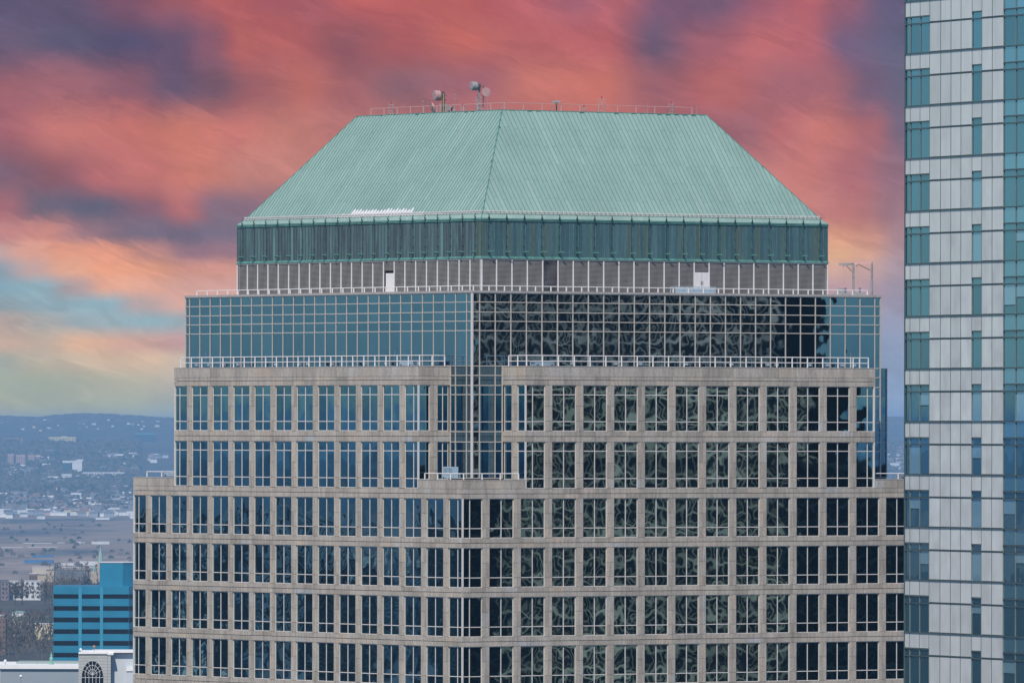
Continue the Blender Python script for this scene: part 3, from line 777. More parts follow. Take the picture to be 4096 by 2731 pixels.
# ------------------------------------------------------------------ white and glass apartment tower on the right
def apartment_tower():
    YE = 594.0; e0 = at(3620, 1400, YE); ang = R(66)
    d = Vector((math.cos(ang), -math.sin(ang), 0))
    root = empty('apartment_tower', 'pale white panelled apartment tower with narrow blue windows at the right edge', 'apartment tower', (e0.x, e0.y, 0), -ang)
    # local: x runs along the facade towards the viewer, y inward (away), outward is -y
    PWH, t, bs = new_mat('enamelled_white_panel')
    rnd = per_piece(t); geo = t.new('ShaderNodeNewGeometry'); P_ = geo.outputs['Position']
    f_, _ = t.noise(t.vmath('MULTIPLY', P_, (1, 1, 0.2)), 1.3, 4.0, 0.6)
    f2_, c2_ = t.noise(t.vmath('ADD', P_, t.xyz(t.math('MULTIPLY', rnd, 40.0), 0.0, 0.0)), 0.9, 1.5, 0.5)
    k_ = t.math('MULTIPLY', t.smooth(rnd, 0, 1, 0.90, 1.05), t.smooth(f_, 0.3, 0.75, 1.03, 0.92))
    t.link(t.vmath('SCALE', (0.60, 0.60, 0.575), scale=k_), bs.inputs['Base Color']); bs.inputs['Roughness'].default_value = 0.10
    cc_ = t.sep(c2_)
    t.link(t.vmath('NORMALIZE', t.vmath('ADD', geo.outputs['Normal'], t.xyz(t.math('MULTIPLY', t.math('SUBTRACT', cc_[0], 0.5), 0.03), 0.0, t.math('MULTIPLY', t.math('SUBTRACT', cc_[1], 0.5), 0.12)))), bs.inputs['Normal'])
    FRM = simple('grey_green_frame', (0.10, 0.13, 0.125), 0.4, 0.3, 0.1)
    GB = mat_glass('apartment_window_glass', (0.12, 0.24, 0.29), 0.012, 0.0012, 0.7, inner=(0.012, 0.03, 0.04), vary=0.15)
    BL = mat_glass('apartment_window_blind', (0.17, 0.27, 0.34), 0.006, 0.001, 0.7, inner=(0.10, 0.17, 0.19), vary=0.1)
    PG = mat_glass('spandrel_glass', (0.19, 0.33, 0.40), 0.006, 0.001, 0.7, inner=(0.03, 0.07, 0.085), vary=0.08)
    FH = 3.204; F0 = (1729-216.5)/65.48
    wid = [0.691, 1.339, 1.31, 1.484, 1.396, 1.353, 1.502, 1.301, 1.376, 1.518] + [1.60, 1.60, 1.60, 1.60, 1.60, 1.60, 1.60]
    xs = [0.0]
    for w in wid: xs.append(xs[-1]+w)
    core = MB(); core.box(0.03, xs[-1]-0.03, 0.12, 24, 0, H+F0+9); core.build('core', FRM, root)
    core = MB(); core.box(0.0, xs[-1], 0.05, 24.1, 0, H-25); core.build('lower_shaft', FRM, root)
    def piece(name, i, z0, z1, mat, par=None):
        w = xs[i+1]-xs[i]; hw = w/2-0.035; hh = (z1-z0)/2-0.03
        return link(name, box_mesh(name, -hw, hw, 0, 0.07, -hh, hh, mat), par or root, ((xs[i]+xs[i+1])/2, 0.0 if mat is PWH else 0.035, (z0+z1)/2))
    rr = random.Random(3)
    for f in range(-1, 15):
        zb = H+F0-f*FH; b0 = zb; t0 = zb+1.78; h1 = zb+2.20; zt = zb+FH      # window, transom light, short panel
        for i in range(len(wid)):
            if i in (0, 1, 2, 7) or i >= 10:
                gl = i in (0, 1, 2, 7)
                mw = BL if (rr.random() < 0.28 and i != 0) else GB
                if mw is BL and rr.random() < 0.6:
                    q = b0+rr.uniform(0.5, 1.3)
                    piece('window_pane', i, q, t0, BL); piece('window_pane', i, b0, q, GB)
                else: piece('window_pane', i, b0, t0, mw)
                piece('transom_pane', i, t0+0.02, h1, GB)
                if gl: piece('white_panel', i, h1+0.03, zt-0.02, PWH)
                else: piece('spandrel_pane', i, h1+0.03, zt-0.02, PG)
            else:
                piece('white_panel', i, b0+0.02, t0+0.02, PWH); piece('white_panel', i, t0+0.06, zt-0.02, PWH)
        lb = MB(); lb.box(0.0, xs[-1], -0.05, 0.06, zb-0.045, zb+0.015); lb.build('floor_trim', FRM, root)
        for (i0, i1) in ((0, 3), (7, 8), (10, len(wid))):
            for z in (t0+0.0, h1+0.01):
                lb = MB(); lb.box(xs[i0], xs[i1], -0.035, 0.05, z-0.03, z+0.03); lb.build('window_rail', FRM, root)
        for (i0, i1) in ((3, 7), (8, 10)):
            lb = MB(); lb.box(xs[i0], xs[i1], -0.03, 0.05, t0+0.02, t0+0.06); lb.build('panel_joint', FRM, root)
    for i in range(1, len(wid)):
        win = i in (0, 1, 2, 3, 7, 8) or i >= 10
        mb = MB(); mb.box(xs[i]-(0.035 if win else 0.02), xs[i]+(0.035 if win else 0.02), -0.01, 0.08, H-24, H+F0+FH)
        mb.build('mullion', FRM if not win else simple_frame, root)
    mb = MB(); mb.box(-0.05, 0.05, -0.04, 0.12, H-24, H+F0+FH*2); mb.build('corner_mullion', FRM, root)
simple_frame = simple('frame_olive_grey', (0.20, 0.23, 0.21), 0.4, 0.2, 0.1)
apartment_tower()

# ------------------------------------------------------------------ neighbouring buildings beyond the frame, seen in the glass
def neighbour(center, normal, s0, s1, ztop, zbot, gran, glass, name, label, cat, pitch=2.1, fl=3.2, pierw=0.28, spw=0.52, dep=22):
    nx, ny = normal; n = Vector((nx, ny, 0)).normalized(); ang = math.atan2(n.x, -n.y)
    root = empty(name, label, cat, (center[0], center[1], 0), ang)
    b = MB(); b.box(s0, s1, 0.1, dep, 0, ztop-0.3); b.build('wall', glass, root)
    k = 0; x = s0
    while x <= s1+0.01:
        b = MB(); b.box(x-pierw/2, x+pierw/2, -0.2, 0.2, zbot, ztop); b.build('pier', gran, root); x += pitch
    z = ztop
    while z > zbot:
        b = MB(); b.box(s0, s1, -0.18, 0.19, z-spw, z); b.build('spandrel', gran, root)
        b = MB(); b.box(s0, s1, -0.02, 0.12, z-fl+0.75, z-fl+0.82); b.build('glazing_bar', gran, root); z -= fl
    b = MB(); b.box(s0-0.1, s1+0.1, -0.21, dep+0.1, ztop-0.29, ztop+0.4); b.build('parapet', gran, root)
ngl = simple('neighbour_dark_glass', (0.003, 0.010, 0.016), 0.6, 0, 0.4, 0.2); ngl.node_tree.nodes['Principled BSDF'].inputs['Specular IOR Level'].default_value = 0.05
ngr = simple('neighbour_granite', (0.95, 0.64, 0.43), 0.8, 0, 0.55, 0.07)
nbr = simple('neighbour_brown_stone', (0.20, 0.15, 0.11), 0.8, 0, 0.6, 0.08)
RD = Vector((0.946, -0.322, 0)); PD = Vector((0.322, 0.946, 0))
mid = Vector((CX, CY, 0)) + AXR*LW/2
c1 = mid + RD*330
nn1 = Vector((-0.90, -0.436))
neighbour((c1.x, c1.y), nn1, -25.5, 24.0, H+17.5, H-75, ngr, ngl, 'neighbour_tower', 'granite gridded tower outside the right of the frame mirrored in the windows', 'office tower', dep=8)
c2 = mid + RD*380 - PD*22
neighbour((c2.x, c2.y), (-0.946, 0.322), -14, 10, H-4, H-80, nbr, ngl, 'brown_tower', 'dark brown stone tower outside the frame mirrored beside the corner', 'office tower')
c3 = mid + RD*300 + PD*26
neighbour((c3.x, c3.y), (-0.946, 0.322), -11, 10, H-4.0, H-90, nbr, ngl, 'dark_slab_tower', 'dark slab tower outside the frame mirrored at the far end of the windows', 'office tower')
# ------------------------------------------------------------------ things on the roofs
def tw(u, v, z=0.0):
    p = Vector((CX, CY, 0)) + AXR*u*W + AXL*v*W
    return Vector((p.x, p.y, H+z))
def lattice_mast(px0, px1, py0, y, label, rungs=4, lamp=True, brace=0, zb=None, group=None, cat='antenna mast'):
    zb = ZR1+H if zb is None else zb
    a, b_ = at(px0, py0+14, y), at(px1, py0+14, y)
    root = empty('antenna_mast', label, cat, (a.x, y, zb), 0, group)
    w = b_.x-a.x; h = a.z-zb
    for x in (0, w):
        m = MB(); m.bar((x, 0, 0), (x, 0, h), 0.028, 0, 6); m.bar((x, 0, h), (x, 0, h+0.12), 0.012, 0, 4); m.build('pole', STEEL, root)
    for i in range(rungs):
        z = h*(0.95-i*0.26)
        if z < 0.1: break
        m = MB(); m.bar((-0.03, 0, z), (w+0.03, 0, z), 0.018, 0, 5); m.build('rung', STEEL, root)
    if brace:
        m = MB(); m.bar((w if brace > 0 else 0, 0, h*0.5), ((w if brace > 0 else 0)+brace, 0.1, 0.0), 0.022, 0, 5); m.build('brace', STEEL, root)
    if lamp:
        m = MB(); m.bar((w/2, 0, h), (w/2, 0, h+0.10), 0.02, 0, 5); m.lathe([(0.045, 0), (0.05, 0.05), (0.045, 0.12), (0.02, 0.15)], 8, 0, Matrix.Translation((w/2, 0, h+0.08))); m.build('lamp', RED, root)
    return root
def whip(px, py0, y, label, r=0.02, cap=True, group=None):
    a = at(px, py0, y); h = a.z-H-ZR1
    root = empty('whip_antenna', label, 'antenna', (a.x, y, H+ZR1), 0, group)
    m = MB(); m.bar((0, 0, 0), (0, 0, h*0.45), 0.04, 0, 6); m.bar((0, 0, h*0.45), (0, 0, h-0.1 if cap else h), r, 0, 6); m.build('rod', STEEL, root)
    if cap:
        m = MB(); m.lathe([(0.04, 0), (0.055, 0.05), (0.05, 0.12), (0.02, 0.16)], 8, 0, Matrix.Translation((0, 0, h-0.14))); m.build('cap', DISHM, root)
def drum(root, c, axis, r, depth, mat, rim=STEELD):
    M = Matrix.Translation(c) @ Vector(axis).to_track_quat('Z', 'Y').to_matrix().to_4x4()
    m = MB(); m.lathe([(0.05, -depth*0.75), (r*0.45, -depth*0.7), (r*0.8, -depth*0.45), (r, -depth*0.3), (r, depth*0.65), (r*0.97, depth*0.7), (r*0.6, depth*0.74)], 20, 0, M); m.build('dish', mat, root)
    m = MB(); m.lathe([(0.09, -depth*1.05), (0.09, -depth*0.7)], 10, 0, M); m.lathe([(r*1.01, -depth*0.36), (r*1.03, -depth*0.26)], 20, 0, M); m.build('dish_back', rim, root)

yl = lambda px, k=0.25: roof_pt(px, k, 'L').y
yr = lambda px, k=0.25: roof_pt(px, k, 'R').y
lattice_mast(1556, 1572, 404, yl(1564), 'ladder shaped antenna mast with red lamp, leftmost on the roof', 4, brace=0.35)
whip(1691, 404, yl(1691), 'thin whip antenna with pale cap between the leftmost mast and the dish cluster')
lattice_mast(1841, 1860, 412, yl(1850), 'low ladder mast with pale lamp just left of the tall dish tower', 3)
whip(1820, 378, yl(1820), 'whip antenna with pale cap right of the round dish cluster', 0.022)
lattice_mast(2330, 2342, 418, yr(2336), 'short twin pole mast with red lamp near the middle of the right roof edge', 2)
lattice_mast(2396, 2418, 382, yr(2407), 'tall ladder mast with red lamp at the middle of the right roof edge', 4, brace=-0.35)
lattice_mast(2676, 2692, 402, yr(2684), 'ladder mast with red lamp, rightmost of the ladder masts', 4, brace=-0.3)
whip(2009, 402, yl(2004), 'bare thin rod antenna standing at the roof corner', 0.010, False)
whip(1951, 382, yl(1951, 0.5), 'thin rod antenna beside the tall dish tower under the pink dish', 0.018, False)
whip(2590, 415, yr(2590), 'bare thin rod on the right roof edge between two ladder masts', 0.010, False)
# dish cluster
yc = yl(1770, 0.45); c = at(1772, 400, yc)
r_ = empty('dish_cluster', 'stubby mast carrying a drum dish, panel antennas and a yellow pipe', 'dish antenna', (c.x, yc, H+ZR1))
top = at(1772, 366, yc).z-H-ZR1
m = MB(); m.bar((0, 0, 0), (0, 0, top), 0.07, 0, 8); m.bar((0.12, 0, 0.2), (0.12, 0, top*0.95), 0.035, 0, 6); m.build('pole', STEELD, r_)
m = MB(); m.bar((0.03, -0.09, 0), (0.03, -0.09, top*0.9), 0.03, 0, 6); m.build('conduit', YELW, r_)
for x, z0, z1 in ((-0.20, .1, .85), (0.25, .1, .8), (0.42, .3, .72)):
    m = MB(); m.bar((x, -0.05, z0), (x, -0.05, z1), 0.09, 0, 8); m.build('panel_antenna', DISHM, r_)
drum(r_, Vector((-0.42, 0, top-0.35)), (-0.75, -0.35, 0), 0.42, 0.45, DISHP)
m = MB()
for q in (0.25, 0.75, 1.1): m.box(-0.3, 0.3, -0.05, 0.05, top*0.2+q, top*0.2+q+0.05)
m.build('bracket', STEELD, r_)
# small tilted dish left of it, half buried behind the edge
yc = yl(1730, 0.35); c = at(1731, 434, yc)
r_ = empty('tilted_dish', 'pale open dish tilted left of the stubby dish mast', 'dish antenna', (c.x, yc, H+ZR1))
drum(r_, Vector((0, 0, 0.45)), (0.9, 0.2, 0.25), 0.5, 0.12, DISHP, DISHM)
m = MB(); m.bar((0, 0, 0), (0, 0, 0.45), 0.05); m.build('pole', STEEL, r_)
yc = yl(1805, 0.35); c = at(1803, 440, yc)
r_ = empty('small_dish', 'small grey dish low on the roof right of the stubby dish mast', 'dish antenna', (c.x, yc, H+ZR1))
drum(r_, Vector((0, 0, 0.30)), (-0.8, 0.3, 0.5), 0.28, 0.08, STEEL, STEELD)
m = MB(); m.bar((0, 0, 0), (0, 0, 0.3), 0.035); m.build('pole', STEEL, r_)
m = MB(); m.lathe([(0.12, 0), (0.17, 0.1), (0.13, 0.26), (0.04, 0.32)], 10, 0, Matrix.Translation((0.25, -0.1, 0.0))); m.build('cover_dome', DISHM, r_)
# tall tower with a drum dish and a round pink dish
yc = yl(1915, 0.4); a = at(1903, 387, yc); b2 = at(1922, 387, yc)
r_ = empty('dish_tower', 'tall lattice mast with a grey drum dish and a round pink dish', 'dish antenna', (a.x, yc, H+ZR1))
w = b2.x-a.x; h = a.z-H-ZR1; t2 = at(1915, 335, yc).z-H-ZR1
for x in (0, w): m = MB(); m.bar((x, 0, 0), (x, 0, h), 0.03, 0, 6); m.build('pole', STEEL, r_)
m = MB(); m.bar((w*0.72, 0.1, 0), (w*0.72, 0.1, t2), 0.075, 0, 8); m.build('pole', STEEL, r_)
xx = at(1933, 345, yc).x-a.x
m = MB(); m.bar((xx, 0, 0.4), (xx, 0, at(1933, 341, yc).z-H-ZR1), 0.035, 0, 6); m.build('pole', STEELD, r_)
for q in (0.25, 0.6, 0.95, 1.2): m = MB(); m.bar((0, 0, q), (w+0.1, 0, q), 0.02, 0, 5); m.build('rung', STEEL, r_)
for q in (0.55, 1.0, 1.75): m = MB(); m.bar((w*0.7, 0.05, q), (xx, 0, q+0.05), 0.02, 0, 5); m.build('strut', STEELD, r_)
m = MB(); m.bar((w, 0, 0.6), (xx+0.05, 0, 0.0), 0.025, 0, 5); m.build('brace', STEEL, r_)
dc = at(1899, 345, yc); drum(r_, Vector((dc.x-a.x+0.02, 0, dc.z-H-ZR1)), (-0.85, -0.45, 0.02), 0.36, 0.5, DISHM)
m = MB(); m.box(w*0.55, w*0.95+0.05, -0.1, 0.1, t2-0.42, t2-0.02); m.build('radio_box', STEELD, r_)
dc = at(1944, 370, yc); drum(r_, Vector((dc.x-a.x, -0.15, dc.z-H-ZR1)), (0.25, -0.95, 0.0), 0.37, 0.10, DISHP, DISHM)
m = MB(); m.lathe([(0.05, 0), (0.05, 0.12)], 8, 0, Matrix.Translation((0.15, 0, h-0.02))); m.build('lamp', RED, r_)
# rotating camera head on a stand
yc = yr(2226, 0.3); c = at(2226, 430, yc)
r_ = empty('camera_stand', 'pale box camera head on a pedestal above the right roof edge', 'camera', (c.x, yc, H+ZR1))
h = at(2226, 411, yc).z-H-ZR1
m = MB(); m.box(-0.30, 0.32, -0.12, 0.12, h-0.02, h+0.16); m.box(-0.36, -0.28, -0.1, 0.1, h+0.02, h+0.18); m.build('camera_head', DISHM, r_)
m = MB(); m.bar((0, 0, 0.1), (0, 0, h-0.02), 0.06, 0, 8); m.box(-0.14, 0.14, -0.08, 0.08, h-0.14, h-0.03); m.build('pedestal', STEELD, r_)
m = MB(); m.bar((-0.45, 0, 0.12), (-0.25, 0, 0.35), 0.02); m.bar((-0.25, 0, 0.35), (0, 0, 0.38), 0.02); m.bar((0.05, 0, 0.3), (0.15, 0, 0.3), 0.03); m.build('arm', STEEL, r_)
whip(2788, 424, yr(2788), 'short antenna with side spur at the right end of the roof', 0.02, False)

# davit cranes and the window cleaning rig on the upper deck, right
YD = tw(13.9, 2.0).y
def davit(pxp, pyb, pyt, pxj, pyj, pxbr, label, matj):
    b0 = at(pxp, pyb, YD); t0 = at(pxp, pyt, YD); j = at(pxj, pyj, YD); br = at(pxbr, pyj+5, YD); low = at(pxp-6, pyt+32, YD)
    base = tw(13.9, 2.0, 10.95).z
    root = empty('davit_crane', label, 'davit crane', (b0.x, YD, base), 0, 'davit cranes on the upper deck')
    o = Vector((b0.x, YD, base))
    m = MB(); m.bar((0, 0, 0), (0, 0, (t0.z-base)*0.42), 0.105, 0, 10); m.bar((0, 0, (t0.z-base)*0.42), t0-o, 0.085, 0, 10); m.bar((0, 0, (t0.z-base)*0.6), (0, 0, (t0.z-base)*0.62), 0.12, 0, 10); m.build('mast', STEEL, root)
    d = (j-t0)
    m = MB(); m.box(min(d.x, 0), 0.05, -0.07, 0.07, t0.z-base-0.16, t0.z-base+0.02); m.build('jib', matj, root)
    m = MB(); m.bar(low-o, br-o, 0.028, 0, 6); m.build('brace', STEELD, root)
    m = MB(); q = br-o; m.bar(q+Vector((-0.1, 0, -0.02)), q+Vector((-0.1, 0, -0.2)), 0.035, 0, 6); m.build('hook', STEELD, root)
    m = MB(); m.bar(q+Vector((-0.1, 0, -0.2)), q+Vector((0.0, 0, -1.75)), 0.010, 0, 4); m.build('cable', STEEL, root)
davit(3413.5, 1180, 1054, 3357, 1050, 3379, 'davit crane with short dark jib, left of the pair on the upper deck', STEEL)
davit(3487.5, 1182, 1049, 3406, 1052, 3433, 'davit crane with long jib coloured as lit pink, right of the pair on the upper deck', PINKRAIL)  # the jib's pink light is put into its colour
def gondola(p, length, label, height=0.42, mat=STEEL, rot=0.0, cabin=None, zlift=0.0):
    root = empty('cleaning_gondola', label, 'gondola', p, rot)
    m = MB(); m.box(0, length, -0.35, 0.35, 0.05, 0.10); m.build('floor', mat, root)
    for y in (-0.35, 0.35):
        m = MB(); m.bar((0, y, height), (length, y, height), 0.025, 0, 5); m.bar((0, y, height*0.55), (length, y, height*0.55), 0.018, 0, 5); m.build('side_rail', mat, root)
    n = max(2, int(length/0.55))
    for i in range(n+1):
        m = MB(); m.box(i*length/n-0.02, i*length/n+0.02, -0.37, -0.33, 0.05, height); m.box(i*length/n-0.02, i*length/n+0.02, 0.33, 0.37, 0.05, height); m.build('upright', mat, root)
    m = MB(); m.box(0.06, length-0.06, -0.34, -0.32, 0.1, height*0.9); m.build('side_panel', mat, root)
    for x in (0.2, length-0.2):
        m = MB(); m.lathe([(0.07, -0.03), (0.07, 0.03)], 10, 0, Matrix.Translation((x, -0.38, 0.07)) @ Matrix.Rotation(R(90), 4, 'X')); m.build('wheel', STEELD, root)
    if cabin:
        x0, x1, z1 = cabin
        m = MB(); m.box(x0, x1, -0.25, 0.25, 0.1, z1); m.build('cabinet', CABIN, root)
        m = MB(); m.box(x0+.08, (x0+x1)/2-.04, -0.27, -0.24, 0.35, z1-.08); m.box((x0+x1)/2+.04, x1-.08, -0.27, -0.24, 0.35, z1-.08); m.build('cabinet_window', simple('cabinet_glass', (0.22, 0.30, 0.36), 0.2), root)
    return root
g0 = at(3338, 1182, YD); g0.z = tw(0, 0, 10.98).z
gr = gondola(g0, 2.5, 'grey cleaning gondola hanging under the two davit cranes', 0.45)
m = MB(); m.box(0.32, 0.78, -0.2, 0.2, 0.45, 0.85); m.build('hoist_box', STEEL, gr)
m = MB(); m.box(0.82, 0.98, -0.2, 0.2, 0.42, 0.86); m.build('hoist', simple('hoist_blue_grey', (0.10, 0.12, 0.2), 0.5), gr)
m = MB(); m.box(2.0, 2.16, -0.2, 0.2, 0.42, 0.86); m.build('hoist', simple('hoist_blue', (0.10, 0.12, 0.22), 0.5), gr)
p = tw(7.85, 1.45, 11.1)
gondola(p, 4.0, 'long pale screened gondola parked on the upper deck before the louvres', 0.62, CABIN, R(35.6))
p = tw(0.42, 1.35, -3.72)
gondola(p, 1.45, 'gondola with pale blue glazed cabinet on the small corner terrace', 0.35, CABIN, -R(54), (0.0, 1.35, 0.95))
p = tw(0.5, 3.4, 5.24)
gondola(p, 1.6, 'pale gondola with curved arms on the left terrace near the glass corner', 0.38, CABIN, -R(54))
p = tw(2.6, 0.5, 5.24)
gondola(p, 1.8, 'low pale gondola at the left end of the right hand terrace', 0.3, CABIN, R(35.6))
p = tw(0.5, L-0.95, -3.72)
gondola(p, 2.2, 'low gondola frame on the lower left terrace behind its rail', 0.36, CABIN, -R(54))
p = tw(0.4, L-1.98, -3.78)
bx = MB(); bx.box(-0.3, 0.3, -0.25, 0.25, 0, 0.35); bx.box(-0.2, 0.25, -0.2, 0.2, 0.35, 0.5); bo = bx.build('vent_box', STEELD, None, p, -R(54)); bo['label'] = 'small black box on the lower left terrace against the tower wall'; bo['category'] = 'vent box'
p = tw(L-0.75, 0.6, -3.78)
gondola(p, 1.9, 'dark low gondola on the lower right terrace beside the apartment tower', 0.3, STEEL, R(35.6))

# floodlights along the two terraces
def floodlight():
    root = bpy.data.objects.new('floodlight', None)
    COL.objects.link(root)
    m = MB(); m.bar((0, 0, 0), (0, 0, 0.14), 0.03, 0, 6); m.box(-0.12, 0.12, -0.1, 0.1, 0, 0.03); m.build('base', STEELD, root)
    m = MB(); m.box(-0.15, 0.15, -0.10, 0.10, 0.14, 0.34); m.build('lamp_housing', STEEL, root)
    m = MB(); m.box(-0.13, 0.13, -0.115, -0.10, 0.16, 0.32); m.build('lens', CABIN, root)
    return root
f0 = floodlight(); first = True
spots = [(0.55, v, 1) for v in (2.75, 4.25, 5.25, 6.75, 7.9, 8.3, 9.4, 11.2, 11.9, 12.6, 13.2)] + [(u, 0.55, 0) for u in (3.9, 5.3, 6.1, 7.6, 9.1, 10.3, 10.6, 11.7, 12.3, 12.8, 13.2)]
for (u, v, side) in spots:
    o = f0 if first else f0.copy()
    if not first:
        COL.objects.link(o)
        for ch in list(f0.children):
            c2 = ch.copy(); COL.objects.link(c2); c2.parent = o
    first = False
    o.location = tw(u, v, 5.22); o.rotation_euler = (0, 0, -R(54.4) if side else R(35.6))
    o['label'] = ('small grey floodlight at the foot of the glass wall on the left terrace' if side else 'small grey floodlight at the foot of the glass wall on the right terrace')
    o['category'] = 'floodlight'; o['group'] = 'floodlights along the left terrace' if side else 'floodlights along the right terrace'
for i, (u, v) in enumerate([(0.3, 5.9), (0.3, 8.0), (0.3, 10.2), (0.3, 3.5), (0.3, 12.4), (4.2, 0.3), (7.3, 0.3), (9.4, 0.3), (12.9, 0.3)]):
    m = MB(); m.bar((0, 0, 0), (0, 0, 1.25), 0.012, 0, 4); m.lathe([(0.03, 0), (0.03, 0.1)], 6, 0, Matrix.Translation((0, 0, 0)))
    o = m.build('lightning_rod', STEEL, None, tw(u, v, 5.22)); left = u < 1
    o['label'] = 'thin upright lightning rod by the railing of the left terrace' if left else 'thin upright lightning rod by the railing of the right terrace'
    o['category'] = 'lightning rod'; o['group'] = 'lightning rods of the left terrace' if left else 'lightning rods of the right terrace'

# snow caught behind the rail on the left roof slope
sn = MB(); fl_ = pf[1]
def snow_lump(s0, s1, t0, t1, h):
    n = 5; ring_ = []
    vs = []
    for j in range(6):
        f = j/5; wd = (s1-s0)/2*math.sqrt(max(0.0, 1-f**3))*(1-0.1*f)+0.01; cs = (s0+s1)/2
        for i in range(n+1):
            g = i/n*2-1
            vs.append(rp(cs+g*wd, t0+(t1-t0)*f, 0.045+h*(1-g*g)*(1-f*f*0.8)))
    fs = [(j*(n+1)+i, j*(n+1)+i+1, (j+1)*(n+1)+i+1, (j+1)*(n+1)+i) for j in range(5) for i in range(n)]
    sn.add(vs, fs)
rs_ = random.Random(5)
LB = PW
for i in range(28, 66):
    # the left face counts from its far end; strips 28-66 are the middle of the slope
    sc = i*SP
    if 33 <= i <= 59: tp = 0.13+rs_.uniform(0.145, 0.19)*(1.0 if i > 35 and i < 56 else .5)
    else: tp = 0.13+rs_.uniform(0.015, 0.05)
    snow_lump(sc-0.04, sc+SP+0.03, 0.125, tp, 0.07 if 33 <= i <= 59 else 0.04)
for i in range(40):
    sc = rs_.uniform(29, 67)*SP; t = rs_.uniform(0.03, 0.11)
    snow_lump(sc, sc+rs_.uniform(.15, .4), t, t+0.03, 0.04)
so_ = sn.build('snow_patch', SNOW, None)
so_.matrix_world = Matrix.Translation(tower.location) @ Matrix.Rotation(math.pi/2-ANG, 4, 'Z') @ Matrix.Translation(fl_.loc(0, 0)) @ Matrix.Rotation(-math.pi/2, 4, 'Z')
so_['label'] = 'white snow left behind the snow rail on the left slope of the green roof'; so_['category'] = 'snow'; so_['kind'] = 'stuff'

# ------------------------------------------------------------------ blue banded office block, lower left
def prism(mb, pts, z0, z1, mi=0):
    n = len(pts); vs = [(x, y, z0) for x, y in pts]+[(x, y, z1) for x, y in pts]
    mb.add(vs, [tuple(range(n-1, -1, -1)), tuple(range(n, 2*n))]+[(k, (k+1) % n, n+(k+1) % n, n+k) for k in range(n)], mi)
Z5 = 2.6986
def z5(x, y): return x/Z5, 2150+y/Z5
BLUE = simple('blue_glazed_cladding', (0.018, 0.20, 0.32), 0.35, 0, 0.14, 0.12)
BLUEL = simple('blue_pilaster', (0.035, 0.27, 0.40), 0.45, 0, 0.05, 0.05)
BAND = simple('black_band_glass', (0.003, 0.006, 0.012), 0.5); BAND.node_tree.nodes['Principled BSDF'].inputs['Specular IOR Level'].default_value = 0.1
YB = 3165.0
o0 = at(*z5(577, 520), YB)
bb_ = empty('blue_office_block', 'bright blue office block with black window bands and a blank blue tower on top', 'office block', (o0.x, YB, 0))
def bx_(x): return at(x/Z5, 2400, YB).x - o0.x
def bz_(y): return at(400, 2150+y/Z5, YB).z
xe = bx_(1393); xs_ = bx_(1440)
m = MB(); prism(m, [(0, 0), (xe, 0), (xs_, 3), (xs_, 30), (0, 30)], 0, bz_(522)); m.build('wall', BLUE, bb_)
m = MB(); prism(m, [(bx_(1068), 6), (bx_(1318), 6), (bx_(1460), 10), (bx_(1460), 30), (bx_(1068), 30)], bz_(530), bz_(272)); m.build('plant_tower', BLUE, bb_)
m = MB(); prism(m, [(bx_(1066), 5.8), (bx_(1319), 5.8), (bx_(1462), 9.8), (bx_(1462), 30.2), (bx_(1066), 30.2)], bz_(272), bz_(268)); m.build('coping', simple('pale_coping', (0.6, 0.6, 0.6), 0.6), bb_)
rows = [(608, 655), (735, 785), (858, 910), (985, 1035), (1110, 1162), (1238, 1288), (1364, 1412)]
for (ya, yb2) in rows:
    for (xa, xb) in ((580, 848), (885, 1080), (1115, 1391)):
        m = MB(); m.box(bx_(xa), bx_(xb), -0.05, 0.3, bz_(yb2), bz_(ya)); m.build('window_band', BAND, bb_)
    for q in (ya-62, ya-28):
        m = MB(); m.box(0.05, xe-0.05, -0.07, 0.2, bz_(q+2), bz_(q)); m.build('cladding_joint', BLUEL, bb_)
    m = MB()
    ax, ay = xe, 0; bx2, by2 = xs_, 3
    vs = []
    for (f, off) in ((0.02, 0.06), (0.98, 0.06)):
        px_, py_ = ax+(bx2-ax)*f+off, ay+(by2-ay)*f-off*0.3
        vs += [(px_, py_, bz_(yb2)), (px_, py_, bz_(ya))]
    m.add(vs, [(0, 2, 3, 1)]); m.build('window_band', BAND, bb_)
for (xa, xb) in ((849, 884), (1081, 1114)):
    m = MB(); m.box(bx_(xa), bx_(xb), -0.22, 0.1, 0, bz_(530)); m.build('pilaster', BLUEL, bb_)

# ------------------------------------------------------------------ arched stone building and the long white roofed hall
YA = 2000.0
STONE = simple('pale_grey_stone', (0.42, 0.42, 0.40), 0.8, 0, 0.1, 0.4)
STONEW = simple('white_rendered_wall', (0.52, 0.55, 0.58), 0.8, 0, 0.06, 0.1)
CORN = simple('white_cornice', (0.80, 0.78, 0.75), 0.7, 0, 0.05, 0.3)
def ax_(x): return at(x/Z5, 2700, YA).x
def az_(y): return at(300, 2150+y/Z5, YA).z
ox = ax_(850)
ab = empty('arched_stone_building', 'pale stone building with a tall fan arched window and white cornice', 'building', (ox, YA, 0))
m = MB(); m.box(0, ax_(1197)-ox, 0.05, 20, 0, az_(1248)); m.build('wall', JOINT, ab)
m = MB(); m.box(ax_(1197)-ox, ax_(1500)-ox, 2.5, 20, 0, az_(1250)); m.build('side_wall', STONEW, ab)
for (xa, xb, ya, yb2, y0) in ((850, 1160, 1232, 1252, -0.3), (960, 1500, 1226, 1240, 1.5), (1160, 1225, 1240, 1262, -0.2)):
    m = MB(); m.box(ax_(xa)-ox, ax_(xb)-ox, y0, 20.2+y0*0.1, az_(yb2), az_(ya)); m.build('cornice', CORN, ab)
m = MB(); m.box(ax_(1365)-ox, ax_(1500)-ox, 1.2, 10, 0, az_(1405)); m.build('annex', STONEW, ab)
